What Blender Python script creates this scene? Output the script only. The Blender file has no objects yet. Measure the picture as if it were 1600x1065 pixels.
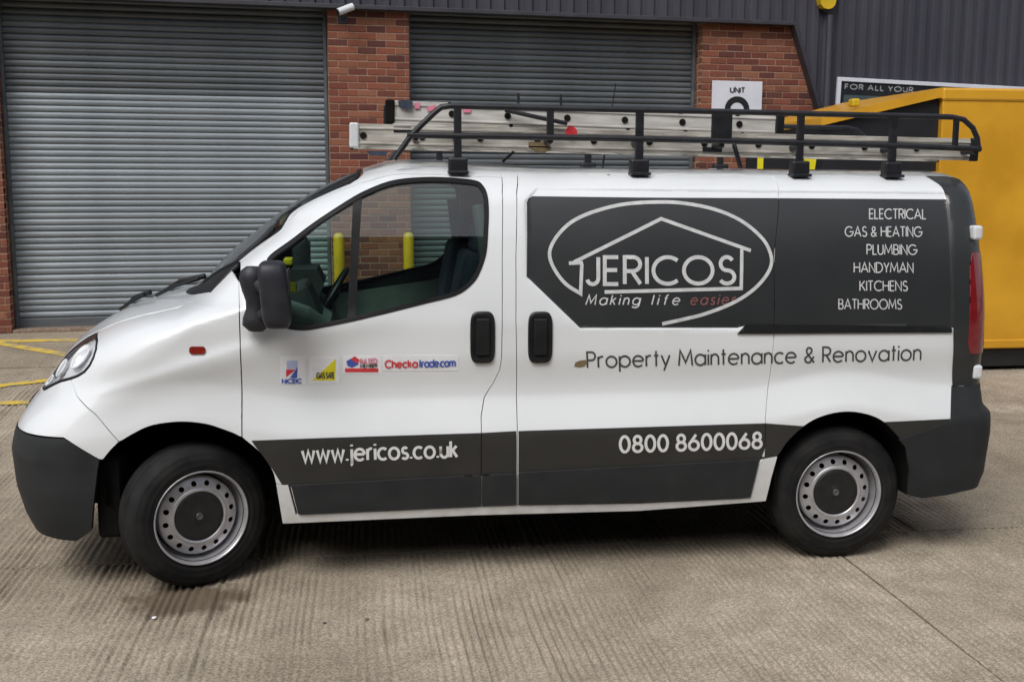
import bpy, bmesh, math, random
import numpy as np
from mathutils import Vector, Matrix
from mathutils.geometry import delaunay_2d_cdt
random.seed(7); rng=np.random.default_rng(7)
SC=bpy.context.scene
COL=SC.collection

# ============================ camera, sky, sun, exposure ============================
CAM_C=np.array([1.597,-5.074,1.875]); CAM_YAW,CAM_PITCH,CAM_ROLL=.135,.144,.003
def cam_axes():
    ya,pi,ro=CAM_YAW,CAM_PITCH,CAM_ROLL
    fw=np.array([math.sin(ya)*math.cos(pi),math.cos(ya)*math.cos(pi),-math.sin(pi)])
    rt=np.array([math.cos(ya),-math.sin(ya),0.0]); up=np.cross(rt,fw)
    c,s=math.cos(ro),math.sin(ro)
    return fw, rt*c+up*s, -rt*s+up*c
FW,RT,UP=cam_axes()
cd=bpy.data.cameras.new('camera'); cam=bpy.data.objects.new('camera',cd); COL.objects.link(cam)
cd.sensor_width=36; cd.lens=1750/1600*36; cd.clip_start=.05; cd.clip_end=3000
m=Matrix.Identity(4)
for i in range(3):
    m[i][0]=RT[i]; m[i][1]=UP[i]; m[i][2]=-FW[i]; m[i][3]=CAM_C[i]
cam.matrix_world=m; SC.camera=cam
SUN_EL,SUN_AZ=math.radians(52),math.radians(215)     # azimuth clockwise from +Y
w=bpy.data.worlds.new('World'); SC.world=w; w.use_nodes=True
nt=w.node_tree; bg=nt.nodes['Background']
sky=nt.nodes.new('ShaderNodeTexSky'); sky.sky_type='NISHITA'; sky.sun_disc=False
sky.sun_elevation=SUN_EL; sky.sun_rotation=SUN_AZ; sky.dust_density=4.0; sky.air_density=1.0; sky.ozone_density=1.0
hs=nt.nodes.new('ShaderNodeHueSaturation'); hs.inputs['Saturation'].default_value=.46   # grey overcast
nt.links.new(sky.outputs[0],hs.inputs['Color']); nt.links.new(hs.outputs[0],bg.inputs[0]); bg.inputs[1].default_value=.13
sd_=bpy.data.lights.new('sun','SUN'); sd_.energy=1.1; sd_.angle=math.radians(28); sd_.color=(1,.995,.98)
sun=bpy.data.objects.new('sun',sd_); COL.objects.link(sun)
sv=Vector((math.sin(SUN_AZ)*math.cos(SUN_EL),math.cos(SUN_AZ)*math.cos(SUN_EL),math.sin(SUN_EL)))
sun.rotation_euler=(-sv).to_track_quat('-Z','Y').to_euler(); sun.location=sv*30
SC.view_settings.view_transform='Standard'; SC.view_settings.look='None'; SC.view_settings.gamma=1
SC.view_settings.exposure=0.36; SC.view_settings.use_curve_mapping=False

# ============================ helpers ============================
def ray(x,y): return FW+RT*((x-800)/1750.)-UP*((y-532.5)/1750.)
def on_y(x,y,Y):
    d=ray(x,y); return CAM_C+d*((Y-CAM_C[1])/d[1])
def on_z(x,y,Z):
    d=ray(x,y); return CAM_C+d*((Z-CAM_C[2])/d[2])
def tag(o,label=None,cat=None,group=None,kind=None):
    if label: o['label']=label
    if cat: o['category']=cat
    if group: o['group']=group
    if kind: o['kind']=kind
    return o
def empty(name,loc=(0,0,0),rz=0,parent=None):
    o=bpy.data.objects.new(name,None); COL.objects.link(o); o.location=loc; o.rotation_euler=(0,0,rz); o.empty_display_size=.2
    if parent: o.parent=parent
    return o
def link(name,me,parent=None,loc=None,rot=None,scale=None):
    o=bpy.data.objects.new(name,me); COL.objects.link(o)
    if parent: o.parent=parent
    if loc is not None: o.location=loc
    if rot is not None: o.rotation_euler=rot
    if scale is not None: o.scale=scale
    return o
class MB:
    """collects primitives, builds one mesh object"""
    def __init__(s): s.v=[]; s.f=[]; s.sm=[]
    def add(s,v,f,smooth=False):
        n=len(s.v); s.v+= [tuple(map(float,p)) for p in v]; s.f+=[tuple(i+n for i in q) for q in f]; s.sm+=[smooth]*len(f); return s
    def box(s,c,d,R=None,bev=0.0):
        x,y,z=d[0]/2,d[1]/2,d[2]/2
        if bev>0:
            b=min(bev,x*.49,y*.49,z*.49); bm=bmesh.new(); bmesh.ops.create_cube(bm,size=1)
            for v in bm.verts: v.co=Vector((v.co.x*2*x,v.co.y*2*y,v.co.z*2*z))
            bmesh.ops.bevel(bm,geom=bm.edges[:],offset=b,segments=2,affect='EDGES',profile=.5)
            bm.verts.index_update(); vs=[v.co.copy() for v in bm.verts]; fs=[[v.index for v in f.verts] for f in bm.faces]; bm.free()
        else:
            vs=[Vector((sx*x,sy*y,sz*z)) for sx in(-1,1) for sy in(-1,1) for sz in(-1,1)]
            fs=[(0,1,3,2),(4,6,7,5),(0,4,5,1),(2,3,7,6),(0,2,6,4),(1,5,7,3)]
        if R is not None: vs=[R@v for v in vs]
        return s.add([v+Vector(c) for v in vs],fs,False)
    def tube(s,path,r,seg=10,closed=False,cap=True,flat=None):
        P=[Vector(p) for p in path]; n=len(P); rs=r if hasattr(r,'__len__') else [r]*n
        vs=[]; fs=[]; up=None
        for i in range(n):
            a=P[(i-1)%n] if (closed or i>0) else P[i]; b=P[(i+1)%n] if (closed or i<n-1) else P[i]
            t=(b-a).normalized()
            if up is None:
                up=Vector((0,0,1)) if abs(t.z)<.9 else Vector((0,1,0))
            u=(up-t*up.dot(t)).normalized(); w_=t.cross(u); up=u
            for k in range(seg):
                q=2*math.pi*k/seg; fa,fb=(1,1) if flat is None else flat
                vs.append(P[i]+(u*math.cos(q)*fa+w_*math.sin(q)*fb)*rs[i])
        for i in range(n if closed else n-1):
            j=(i+1)%n
            for k in range(seg):
                l=(k+1)%seg; fs.append((i*seg+k,j*seg+k,j*seg+l,i*seg+l))
        s.add(vs,fs,True)
        if cap and not closed:
            s.add(vs[:seg],[tuple(range(seg))],False); s.add(vs[-seg:],[tuple(reversed(range(seg)))],False)
        return s
    def lathe(s,prof,n=48,c=(0,0,0),axis='y',smooth=True,arc=(0,2*math.pi)):
        full=abs(arc[1]-arc[0]-2*math.pi)<1e-6; cnt=n if full else n+1
        vs=[];fs=[]
        for k in range(cnt):
            q=arc[0]+(arc[1]-arc[0])*k/n; cs,sn=math.cos(q),math.sin(q)
            for r,h in prof:
                p=(r*cs,h,r*sn) if axis=='y' else (r*cs,r*sn,h)
                vs.append((p[0]+c[0],p[1]+c[1],p[2]+c[2]))
        L=len(prof)
        for k in range(n):
            k2=(k+1)%cnt
            for i in range(L-1): fs.append((k*L+i,k*L+i+1,k2*L+i+1,k2*L+i))
        return s.add(vs,fs,smooth)
    def prism(s,poly,y0,y1,axis='y'):
        n=len(poly)
        def P(p,h): return (p[0],h,p[1]) if axis=='y' else ((p[0],p[1],h) if axis=='z' else (h,p[0],p[1]))
        vs=[P(p,y0) for p in poly]+[P(p,y1) for p in poly]
        fs=[tuple(range(n)),tuple(reversed(range(n,2*n)))]+[(i,i+n,(i+1)%n+n,(i+1)%n) for i in range(n)]
        return s.add(vs,fs,False)
    def mesh(s,name,mat):
        me=bpy.data.meshes.new(name); me.from_pydata(s.v,[],s.f); me.polygons.foreach_set('use_smooth',s.sm)
        bm=bmesh.new(); bm.from_mesh(me); bmesh.ops.remove_doubles(bm,verts=bm.verts,dist=1e-6) if False else None
        bmesh.ops.recalc_face_normals(bm,faces=bm.faces); bm.to_mesh(me); bm.free()
        if mat: me.materials.append(mat)
        return me
    def build(s,name,mat,parent=None,**k): return link(name,s.mesh(name,mat),parent,**k)

# ============================ materials ============================
def nmat(name): 
    m=bpy.data.materials.new(name); m.use_nodes=True; return m,m.node_tree,m.node_tree.nodes['Principled BSDF']
def setp(b,**k):
    nm=dict(color='Base Color',rough='Roughness',metal='Metallic',coat='Coat Weight',coatr='Coat Roughness',spec='Specular IOR Level',trans='Transmission Weight',ior='IOR')
    for q,v in k.items():
        if q=='color': v=(*v,1)
        b.inputs[nm[q]].default_value=v
def add_noise(nt,b,scale,c0,c1,lo=.35,hi=.65,detail=6,stretch=None,bump=0,bscale=None,bdist=.01,rough=None,coord='Object'):
    N=nt.nodes; L=nt.links
    tc=N.new('ShaderNodeTexCoord'); mp=N.new('ShaderNodeMapping'); L.new(tc.outputs[coord],mp.inputs[0])
    if stretch: mp.inputs['Scale'].default_value=stretch
    no=N.new('ShaderNodeTexNoise'); no.inputs['Scale'].default_value=scale; no.inputs['Detail'].default_value=detail; L.new(mp.outputs[0],no.inputs[0])
    rp=N.new('ShaderNodeValToRGB'); rp.color_ramp.elements[0].position=lo; rp.color_ramp.elements[1].position=hi
    rp.color_ramp.elements[0].color=(*c0,1); rp.color_ramp.elements[1].color=(*c1,1); L.new(no.outputs[0],rp.inputs[0]); L.new(rp.outputs[0],b.inputs['Base Color'])
    if rough:
        mr=N.new('ShaderNodeMapRange'); mr.inputs[3].default_value=rough[0]; mr.inputs[4].default_value=rough[1]; L.new(no.outputs[0],mr.inputs[0]); L.new(mr.outputs[0],b.inputs['Roughness'])
    if bump:
        n2=N.new('ShaderNodeTexNoise'); n2.inputs['Scale'].default_value=bscale or scale*4; n2.inputs['Detail'].default_value=4; L.new(mp.outputs[0],n2.inputs[0])
        bp=N.new('ShaderNodeBump'); bp.inputs['Strength'].default_value=bump; bp.inputs['Distance'].default_value=bdist; L.new(n2.outputs[0],bp.inputs['Height']); L.new(bp.outputs[0],b.inputs['Normal'])
    return rp,mp
def M_noise(name,c0,c1,scale=8,rough=.6,**k):
    mt,nt,b=nmat(name); pk={q:k.pop(q) for q in ('metal','coat','coatr','spec') if q in k}; setp(b,rough=rough,**pk); add_noise(nt,b,scale,c0,c1,**k); return mt
M={}
def paint_white():
    mt,nt,b=nmat('white_van_paint'); setp(b,rough=.34,coat=1.0,coatr=.05,spec=.35)
    rp,mp=add_noise(nt,b,1.7,(.665,.69,.705),(.72,.745,.76),lo=.3,hi=.7,detail=8)
    # road film splashed over the lower panels: a mottled mask that thins with height above the road
    N=nt.nodes; L=nt.links
    ge=N.new('ShaderNodeNewGeometry'); sp=N.new('ShaderNodeSeparateXYZ'); L.new(ge.outputs['Position'],sp.inputs[0])
    mr=N.new('ShaderNodeMapRange'); mr.inputs[1].default_value=.66; mr.inputs[2].default_value=.22; L.new(sp.outputs[2],mr.inputs[0])
    no=N.new('ShaderNodeTexNoise'); no.inputs['Scale'].default_value=14; no.inputs['Detail'].default_value=8; L.new(ge.outputs['Position'],no.inputs[0])
    mu=N.new('ShaderNodeMath'); mu.operation='MULTIPLY'; L.new(mr.outputs[0],mu.inputs[0]); L.new(no.outputs[0],mu.inputs[1])
    mx=N.new('ShaderNodeMix'); mx.data_type='RGBA'; L.new(mu.outputs[0],mx.inputs[0]); L.new(rp.outputs[0],mx.inputs[6]); mx.inputs[7].default_value=(.30,.27,.22,1)
    L.new(mx.outputs[2],b.inputs['Base Color'])
    return mt
M['paint']=paint_white()
M['vinyl']=M_noise('dark_grey_vinyl',(.034,.036,.037),(.043,.045,.046),scale=2.5,rough=.30,spec=.45,rough_=None) if False else M_noise('dark_grey_vinyl',(.024,.026,.027),(.031,.033,.034),scale=2.5,rough=.26,spec=.5)
M['vinyl_low']=M_noise('olive_grey_vinyl',(.025,.0245,.022),(.033,.032,.030),scale=4,rough=.45,spec=.35)
M['plastic']=M_noise('charcoal_plastic',(.014,.016,.018),(.021,.023,.025),scale=9,rough=.55,spec=.35,bump=.08,bscale=400,bdist=.001)
M['bumper']=M_noise('grey_bumper_plastic',(.015,.017,.0185),(.023,.025,.027),scale=5,rough=.6,spec=.3,bump=.06,bscale=300,bdist=.001)
M['black']=M_noise('black_plastic',(.006,.007,.008),(.012,.013,.014),scale=12,rough=.42,spec=.4)
M['seal']=M_noise('black_rubber_seal',(.006,.006,.007),(.010,.010,.011),scale=12,rough=.6,spec=.25)
M['dark']=M_noise('underbody_black',(.006,.006,.006),(.012,.011,.010),scale=6,rough=.9,spec=.1)
M['tyre']=M_noise('tyre_rubber',(.0060,.0066,.0075),(.017,.0165,.016),scale=11,rough=.75,spec=.25,bump=.15,bscale=90,bdist=.002)
M['steel']=M_noise('painted_steel_wheel',(.40,.40,.42),(.52,.52,.54),scale=14,rough=.38,metal=.55)
M['cap']=M_noise('wheel_cap_plastic',(.006,.0065,.007),(.011,.012,.013),scale=30,rough=.5)
M['emblem']=M_noise('dull_silver_emblem',(.10,.10,.105),(.15,.15,.155),scale=40,rough=.4,metal=.5)
M['rack']=M_noise('black_powder_coat',(.008,.009,.012),(.016,.017,.021),scale=20,rough=.42,spec=.45)
M['alu']=M_noise('weathered_aluminium',(.40,.39,.36),(.62,.61,.58),scale=9,rough=.55,metal=.25,lo=.3,hi=.62,stretch=(.5,3,3),bump=.1,bscale=60,bdist=.002)
M['alu_dirty']=M_noise('dirty_aluminium',(.27,.255,.22),(.54,.52,.47),scale=12,rough=.6,metal=.2,lo=.32,hi=.62,stretch=(.5,3,3),bump=.1,bscale=60,bdist=.002)
M['letter']=M_noise('white_lettering',(.62,.63,.63),(.70,.71,.71),scale=30,rough=.45)
M['letter_logo']=M_noise('silver_white_lettering',(.46,.47,.47),(.56,.57,.57),scale=30,rough=.4)
M['letter_dark']=M_noise('dark_lettering',(.045,.048,.050),(.060,.063,.065),scale=30,rough=.45)
M['letter_red']=M_noise('dull_red_lettering',(.17,.065,.062),(.22,.085,.082),scale=30,rough=.45)
M['red']=M_noise('red_print',(.55,.03,.04),(.65,.05,.06),scale=30,rough=.45)
M['blue']=M_noise('blue_print',(.04,.08,.36),(.06,.11,.44),scale=30,rough=.45)
M['lilac']=M_noise('pale_blue_print',(.40,.44,.68),(.48,.52,.74),scale=30,rough=.45)
M['yellow_print']=M_noise('yellow_print',(.66,.60,.01),(.74,.68,.02),scale=30,rough=.45)
M['sticker']=M_noise('white_sticker',(.72,.73,.76),(.78,.79,.82),scale=20,rough=.35)
M['brown']=M_noise('brown_print',(.16,.12,.06),(.22,.17,.09),scale=60,rough=.5)
M['pink']=M_noise('faded_pink_print',(.62,.16,.24),(.70,.24,.32),scale=60,rough=.5)
M['orange']=M_noise('dark_red_lens',(.16,.012,.006),(.22,.02,.01),scale=60,rough=.15,coat=.8)
M['red_lens']=M_noise('red_tail_lens',(.15,.006,.010),(.20,.010,.014),scale=30,rough=.15,coat=.8)
M['hinge']=M_noise('white_plastic',(.58,.60,.61),(.66,.68,.69),scale=20,rough=.4)
M['seat']=M_noise('navy_seat_cloth',(.025,.036,.060),(.045,.06,.09),scale=60,rough=.9)
M['trim']=M_noise('grey_green_cabin_trim',(.13,.165,.155),(.19,.23,.215),scale=8,rough=.7)
M['cabin']=M_noise('dark_cabin_trim',(.022,.028,.030),(.036,.043,.045),scale=8,rough=.8)
M['chrome']=M_noise('headlamp_reflector',(.84,.85,.87),(.90,.91,.93),scale=6,rough=.3,metal=.1)
M['mirror_plastic']=M_noise('mirror_housing_plastic',(.014,.015,.020),(.024,.025,.032),scale=14,rough=.5,spec=.4)
def glass(name,tint,refl=1.0):
    mt=bpy.data.materials.new(name); mt.use_nodes=True; nt=mt.node_tree; N=nt.nodes; L=nt.links; N.clear()
    out=N.new('ShaderNodeOutputMaterial'); mx=N.new('ShaderNodeMixShader'); tr=N.new('ShaderNodeBsdfTransparent'); gl=N.new('ShaderNodeBsdfGlossy'); fr=N.new('ShaderNodeFresnel')
    tr.inputs[0].default_value=(*tint,1); gl.inputs['Roughness'].default_value=.02; fr.inputs[0].default_value=1.52
    no=N.new('ShaderNodeTexNoise'); no.inputs['Scale'].default_value=5; mr=N.new('ShaderNodeMapRange'); mr.inputs[3].default_value=refl*.9; mr.inputs[4].default_value=refl*1.1
    L.new(no.outputs[0],mr.inputs[0]); mu=N.new('ShaderNodeMath'); mu.operation='MULTIPLY'; mu.use_clamp=True; L.new(fr.outputs[0],mu.inputs[0]); L.new(mr.outputs[0],mu.inputs[1])
    L.new(mu.outputs[0],mx.inputs[0]); L.new(tr.outputs[0],mx.inputs[1]); L.new(gl.outputs[0],mx.inputs[2]); L.new(mx.outputs[0],out.inputs[0]); return mt
M['glass']=glass('green_tinted_glass',(.70,.85,.78),2.0)
M['lens']=glass('clear_lamp_lens',(.93,.94,.95),1.3)
# setting
def brick_mat(name,ramp):
    mt,nt,b=nmat(name); setp(b,rough=.85,spec=.2); N=nt.nodes; L=nt.links
    oi=N.new('ShaderNodeObjectInfo'); rp=N.new('ShaderNodeValToRGB'); cr=rp.color_ramp; cr.interpolation='LINEAR'
    while len(cr.elements)>1: cr.elements.remove(cr.elements[-1])
    cr.elements[0].position=0; cr.elements[0].color=(*ramp[0],1)
    for i,c in enumerate(ramp[1:]):
        e=cr.elements.new((i+1)/(len(ramp)-1)); e.color=(*c,1)
    L.new(oi.outputs['Random'],rp.inputs[0])
    tc=N.new('ShaderNodeTexCoord'); no=N.new('ShaderNodeTexNoise'); no.inputs['Scale'].default_value=22; no.inputs['Detail'].default_value=8; L.new(tc.outputs['Object'],no.inputs[0])
    mr=N.new('ShaderNodeMapRange'); mr.inputs[3].default_value=.72; mr.inputs[4].default_value=1.3; L.new(no.outputs[0],mr.inputs[0])
    mx=N.new('ShaderNodeMix'); mx.data_type='RGBA'; mx.blend_type='MULTIPLY'; mx.inputs[0].default_value=1; L.new(rp.outputs[0],mx.inputs[6]); L.new(mr.outputs[0],mx.inputs[7]); L.new(mx.outputs[2],b.inputs['Base Color'])
    bp=N.new('ShaderNodeBump'); bp.inputs['Strength'].default_value=.4; bp.inputs['Distance'].default_value=.006; L.new(no.outputs[0],bp.inputs['Height']); L.new(bp.outputs[0],b.inputs['Normal'])
    return mt
M['brick']=brick_mat('red_brick',[(.235,.092,.054),(.18,.066,.043),(.27,.118,.070),(.105,.038,.034),(.23,.078,.048),(.070,.030,.030),(.27,.105,.062),(.145,.046,.036),(.24,.085,.052),(.085,.034,.033)])
M['mortar']=M_noise('mortar',(.30,.19,.135),(.39,.26,.19),scale=16,rough=.95,spec=.1,bump=.4,bscale=80,bdist=.004)
M['clad']=M_noise('dark_cladding',(.044,.044,.058),(.056,.056,.070),scale=3,rough=.5,spec=.35,stretch=(1.5,1,.25))
M['trimdark']=M_noise('dark_flashing',(.03,.03,.038),(.042,.042,.052),scale=5,rough=.5)
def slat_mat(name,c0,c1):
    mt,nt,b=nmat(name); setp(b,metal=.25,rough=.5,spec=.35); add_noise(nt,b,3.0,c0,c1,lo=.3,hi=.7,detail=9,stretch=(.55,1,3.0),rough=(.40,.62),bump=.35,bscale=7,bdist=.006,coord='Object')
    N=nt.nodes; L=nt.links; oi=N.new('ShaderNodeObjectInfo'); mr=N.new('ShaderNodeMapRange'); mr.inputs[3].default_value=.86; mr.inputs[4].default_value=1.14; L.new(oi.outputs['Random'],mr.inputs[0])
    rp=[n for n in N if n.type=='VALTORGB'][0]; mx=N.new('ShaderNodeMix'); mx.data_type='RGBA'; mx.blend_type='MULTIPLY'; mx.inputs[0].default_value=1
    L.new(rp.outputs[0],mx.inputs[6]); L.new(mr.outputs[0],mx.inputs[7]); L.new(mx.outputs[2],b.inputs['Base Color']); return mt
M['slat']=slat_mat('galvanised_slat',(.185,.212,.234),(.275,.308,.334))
M['slat_dark']=slat_mat('dark_slat',(.088,.100,.110),(.140,.155,.167))  # darker slat colour, used above the split height and on the rails
M['yellow']=M_noise('yellow_body_paint',(.52,.255,.010),(.64,.33,.020),scale=2.2,rough=.4,coat=.3,coatr=.2)
M['bright_yellow']=M_noise('bright_yellow_paint',(.50,.33,.006),(.64,.42,.012),scale=6,rough=.45)
M['hazard_yellow']=M_noise('lemon_yellow_paint',(.68,.58,.01),(.76,.66,.02),scale=6,rough=.45)
M['lorry_black']=M_noise('black_panel',(.008,.009,.011),(.014,.015,.018),scale=4,rough=.45)
M['board']=M_noise('black_sign_board',(.010,.012,.014),(.016,.018,.02),scale=8,rough=.4)
M['teal']=M_noise('dull_teal_print',(.05,.075,.08),(.07,.10,.105),scale=8,rough=.4)
M['sign_white']=M_noise('white_sign_face',(.62,.64,.70),(.68,.70,.76),scale=4,rough=.45)
M['line']=M_noise('worn_yellow_line_paint',(.30,.25,.16),(.56,.40,.06),scale=9,rough=.8,lo=.36,hi=.52)

# ============================ ground ============================
def gz(Y):
    t=min(max((Y-2.0)/4.5,0),1); return .345*(t*t*(3-2*t)*.35+t*.65)
def concrete_mat(name,ribbed,stain=False):
    mt,nt,b=nmat(name); setp(b,rough=.9,spec=.2); N=nt.nodes; L=nt.links
    ge=N.new('ShaderNodeNewGeometry')
    def noise(s,d=6,dist=0):
        n=N.new('ShaderNodeTexNoise'); n.inputs['Scale'].default_value=s; n.inputs['Detail'].default_value=d; n.inputs['Distortion'].default_value=dist; L.new(ge.outputs['Position'],n.inputs[0]); return n
    def mix(fac,a,bb,bl='MIX'):
        m_=N.new('ShaderNodeMix'); m_.data_type='RGBA'; m_.blend_type=bl
        if hasattr(fac,'default_value'): L.new(fac,m_.inputs[0])
        else: m_.inputs[0].default_value=fac
        for s,i in((a,6),(bb,7)):
            if hasattr(s,'default_value'): L.new(s,m_.inputs[i])
            else: m_.inputs[i].default_value=(*s,1)
        return m_.outputs[2]
    def ramp(n,lo,hi,c0=(0,0,0),c1=(1,1,1)):
        r=N.new('ShaderNodeValToRGB'); r.color_ramp.elements[0].position=lo; r.color_ramp.elements[1].position=hi; r.color_ramp.elements[0].color=(*c0,1); r.color_ramp.elements[1].color=(*c1,1); L.new(n.outputs[0],r.inputs[0]); return r.outputs[0]
    big=ramp(noise(.8,5,.6),.36,.66,(.262,.222,.170),(.366,.318,.250))
    mid=ramp(noise(5,8),.3,.7,(.84,.84,.84),(1.14,1.14,1.14)); c=mix(1.0,big,mid,'MULTIPLY')
    sp=ramp(noise(95,3),.38,.64,(.70,.68,.66),(1.26,1.26,1.26)); c=mix(1.0,c,sp,'MULTIPLY')
    agg=ramp(noise(190,2),.66,.72); c=mix(agg,c,(.10,.085,.07))
    agl=ramp(noise(150,2,.3),.70,.76); c=mix(agl,c,(.46,.41,.34))
    if stain:
        # brown damp patch beside the front tyre
        mp=N.new('ShaderNodeMapping'); mp.vector_type='POINT'; L.new(ge.outputs['Position'],mp.inputs[0])
        a,bb,cc,r=stain; mp.inputs['Location'].default_value=(-a/cc,-bb/r,0); mp.inputs['Scale'].default_value=(1/cc,1/r,0)
        ln=N.new('ShaderNodeVectorMath'); ln.operation='LENGTH'; L.new(mp.outputs[0],ln.inputs[0])
        n=noise(9,6); ad=N.new('ShaderNodeMath'); ad.operation='MULTIPLY_ADD'; L.new(n.outputs[0],ad.inputs[0]); ad.inputs[1].default_value=1.4; L.new(ln.outputs['Value'],ad.inputs[2])
        mr=N.new('ShaderNodeMapRange'); mr.inputs[1].default_value=1.85; mr.inputs[2].default_value=1.45; mr.inputs[3].default_value=0; mr.inputs[4].default_value=.85; L.new(ad.outputs[0],mr.inputs[0])
        c=mix(mr.outputs[0],c,(.105,.077,.052))
    L.new(c,b.inputs['Base Color'])
    h=noise(70,5); bp=N.new('ShaderNodeBump'); bp.inputs['Strength'].default_value=.45; bp.inputs['Distance'].default_value=.005; L.new(h.outputs[0],bp.inputs['Height'])
    if ribbed:
        sx=N.new('ShaderNodeSeparateXYZ'); L.new(ge.outputs['Position'],sx.inputs[0]); wn=noise(2.0,2)
        ma=N.new('ShaderNodeMath'); ma.operation='MULTIPLY_ADD'; L.new(wn.outputs[0],ma.inputs[0]); ma.inputs[1].default_value=.05; L.new(sx.outputs[0],ma.inputs[2])
        mu=N.new('ShaderNodeMath'); mu.operation='MULTIPLY'; L.new(ma.outputs[0],mu.inputs[0]); mu.inputs[1].default_value=2*math.pi/.034
        sn=N.new('ShaderNodeMath'); sn.operation='SINE'; L.new(mu.outputs[0],sn.inputs[0])
        b2=N.new('ShaderNodeBump'); b2.inputs['Strength'].default_value=.25; b2.inputs['Distance'].default_value=.004; L.new(sn.outputs[0],b2.inputs['Height']); L.new(bp.outputs[0],b2.inputs['Normal']); L.new(b2.outputs[0],b.inputs['Normal'])
    else: L.new(bp.outputs[0],b.inputs['Normal'])
    return mt
SP=on_z(292,935,0)
M['conc_near']=concrete_mat('brushed_concrete',False,(SP[0],SP[1],.27,.19))
M['conc_far']=concrete_mat('brushed_concrete_far',True)
M['sand']=M_noise('sandy_threshold',(.15,.10,.075),(.26,.20,.145),scale=20,rough=.9,bump=.3,bscale=60)
M['joint']=M_noise('dirt_filled_joint',(.035,.030,.025),(.06,.052,.042),scale=14,rough=.95)
M['ground']=M_noise('yard_ground',(.20,.17,.14),(.27,.235,.19),scale=2,rough=.95)
# one big sheet reaching the horizon; the concrete bays lie on it with open joints
g=MB(); ys=[-400,-60,-20,-8,2.0]+[2.0+4.6*i/10 for i in range(1,11)]+[9,40,400]; xs=[-400,-40,-8,0,4,9,40,400]
vs=[(x,y,gz(y)-.03) for y in ys for x in xs]; nx=len(xs)
fs=[(j*nx+i,j*nx+i+1,(j+1)*nx+i+1,(j+1)*nx+i) for j in range(len(ys)-1) for i in range(nx-1)]
g.add(vs,fs,False); ground=g.build('ground',M['ground']); tag(ground,'brown-grey concrete yard cast in ribbed bays with dark joints','ground',kind='structure')
def slab(x0,x1,y0,y1,fine):
    gp=.007
    x0+=gp;x1-=gp;y0+=gp;y1-=gp
    if fine:
        nxx=max(2,int((x1-x0)/(.0062 if y0<0 else .0078))); nyy=max(2,int((y1-y0)/(.05 if y0<0 else .065)))
    else: nxx=max(2,int((x1-x0)/.4)); nyy=max(2,int((y1-y0)/.25))
    X=np.linspace(x0,x1,nxx+1); Y=np.linspace(y0,y1,nyy+1); XX,YY=np.meshgrid(X,Y)
    ZZ=np.vectorize(gz)(YY)
    if fine:
        ph=rng.uniform(0,6,12)
        wob=.010*np.sin(YY*1.1+ph[0]+XX*.7)+rng.normal(0,.0016,XX.shape)+.006*np.sin(YY*2.7+ph[1]+XX*1.9)+.003*np.sin(YY*6.1+ph[2])
        # irregular rib pitch: warp x
        xw=XX+wob+.012*np.sin(XX*9.+ph[3])+.006*np.sin(XX*23.+ph[4])
        u_=xw/.036; kx=np.floor(u_).astype(int)-int(np.floor(u_.min())); fr=u_-np.floor(u_)-.5
        tab=rng.uniform(.25,1,kx.max()+2); pt=rng.uniform(0,6.28,kx.max()+2); ft=rng.uniform(.8,3.2,kx.max()+2)
        rs=tab[kx]*(.70+.40*np.sin(YY*ft[kx]+pt[kx]))+.18
        rib=(.75*np.exp(-((np.abs(fr)-.5)/.16)**2)-1.25*np.exp(-(fr/.17)**2))*np.clip(rs,0,1.1)
        amp=.55+.45*np.sin(XX*3.1+YY*1.7+ph[5])*np.sin(XX*1.3-YY*2.3+ph[6])+.35*np.sin(XX*11+YY*5+ph[7])*np.sin(XX*6.3-YY*8+ph[8])
        amp=np.clip(amp*1.15-.05,.12,1.3)
        ZZ=ZZ+.0088*amp*rib+.0012*np.sin(XX*4+ph[9])*np.sin(YY*3+ph[10])+rng.normal(0,.00035,XX.shape)-.003
    V=np.stack([XX,YY,ZZ],-1).reshape(-1,3); n1=nxx+1
    I=(np.arange(nyy)[:,None]*n1+np.arange(nxx)[None,:]).reshape(-1)
    F=np.stack([I,I+1,I+1+n1,I+n1],-1)
    # skirt down into the joint
    ring=list(range(n1))+[j*n1+nxx for j in range(1,nyy+1)]+[nyy*n1+i for i in range(nxx-1,-1,-1)]+[j*n1 for j in range(nyy-1,0,-1)]
    base=len(V); low=V[ring].copy(); low[:,2]-=.025; up=V[ring]; V=np.concatenate([V,up,low]); R=len(ring)
    sk=[(base+i,base+R+i,base+R+(i+1)%R,base+(i+1)%R) for i in range(R)]
    me=bpy.data.meshes.new('concrete_slab'); me.from_pydata(V.tolist(),[],F.tolist()+sk); me.polygons.foreach_set('use_smooth',[True]*len(F)+[False]*R)
    me.materials.append(M['conc_near' if fine else 'conc_far']); return link('concrete_slab',me,ground)
YJ=.42; XJ=3.985
for (a,b_) in ((-1.6,XJ),(XJ,8.6)): slab(a,b_,-4.4,YJ,True)
slab(-6.2,-1.6,-4.4,YJ,False)
for (a,b_) in ((-9.2,-4.2),(-4.2,XJ),(XJ,8.6),(8.6,13.4)): slab(a,b_,YJ,5.0,-5<a<4.1); slab(a,b_,5.0,7.9,False)
for (a,b_) in ((-6.2,-1.35),(-1.35,XJ),(XJ,8.6)): slab(a,b_,-9.2,-4.4,False)
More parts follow.
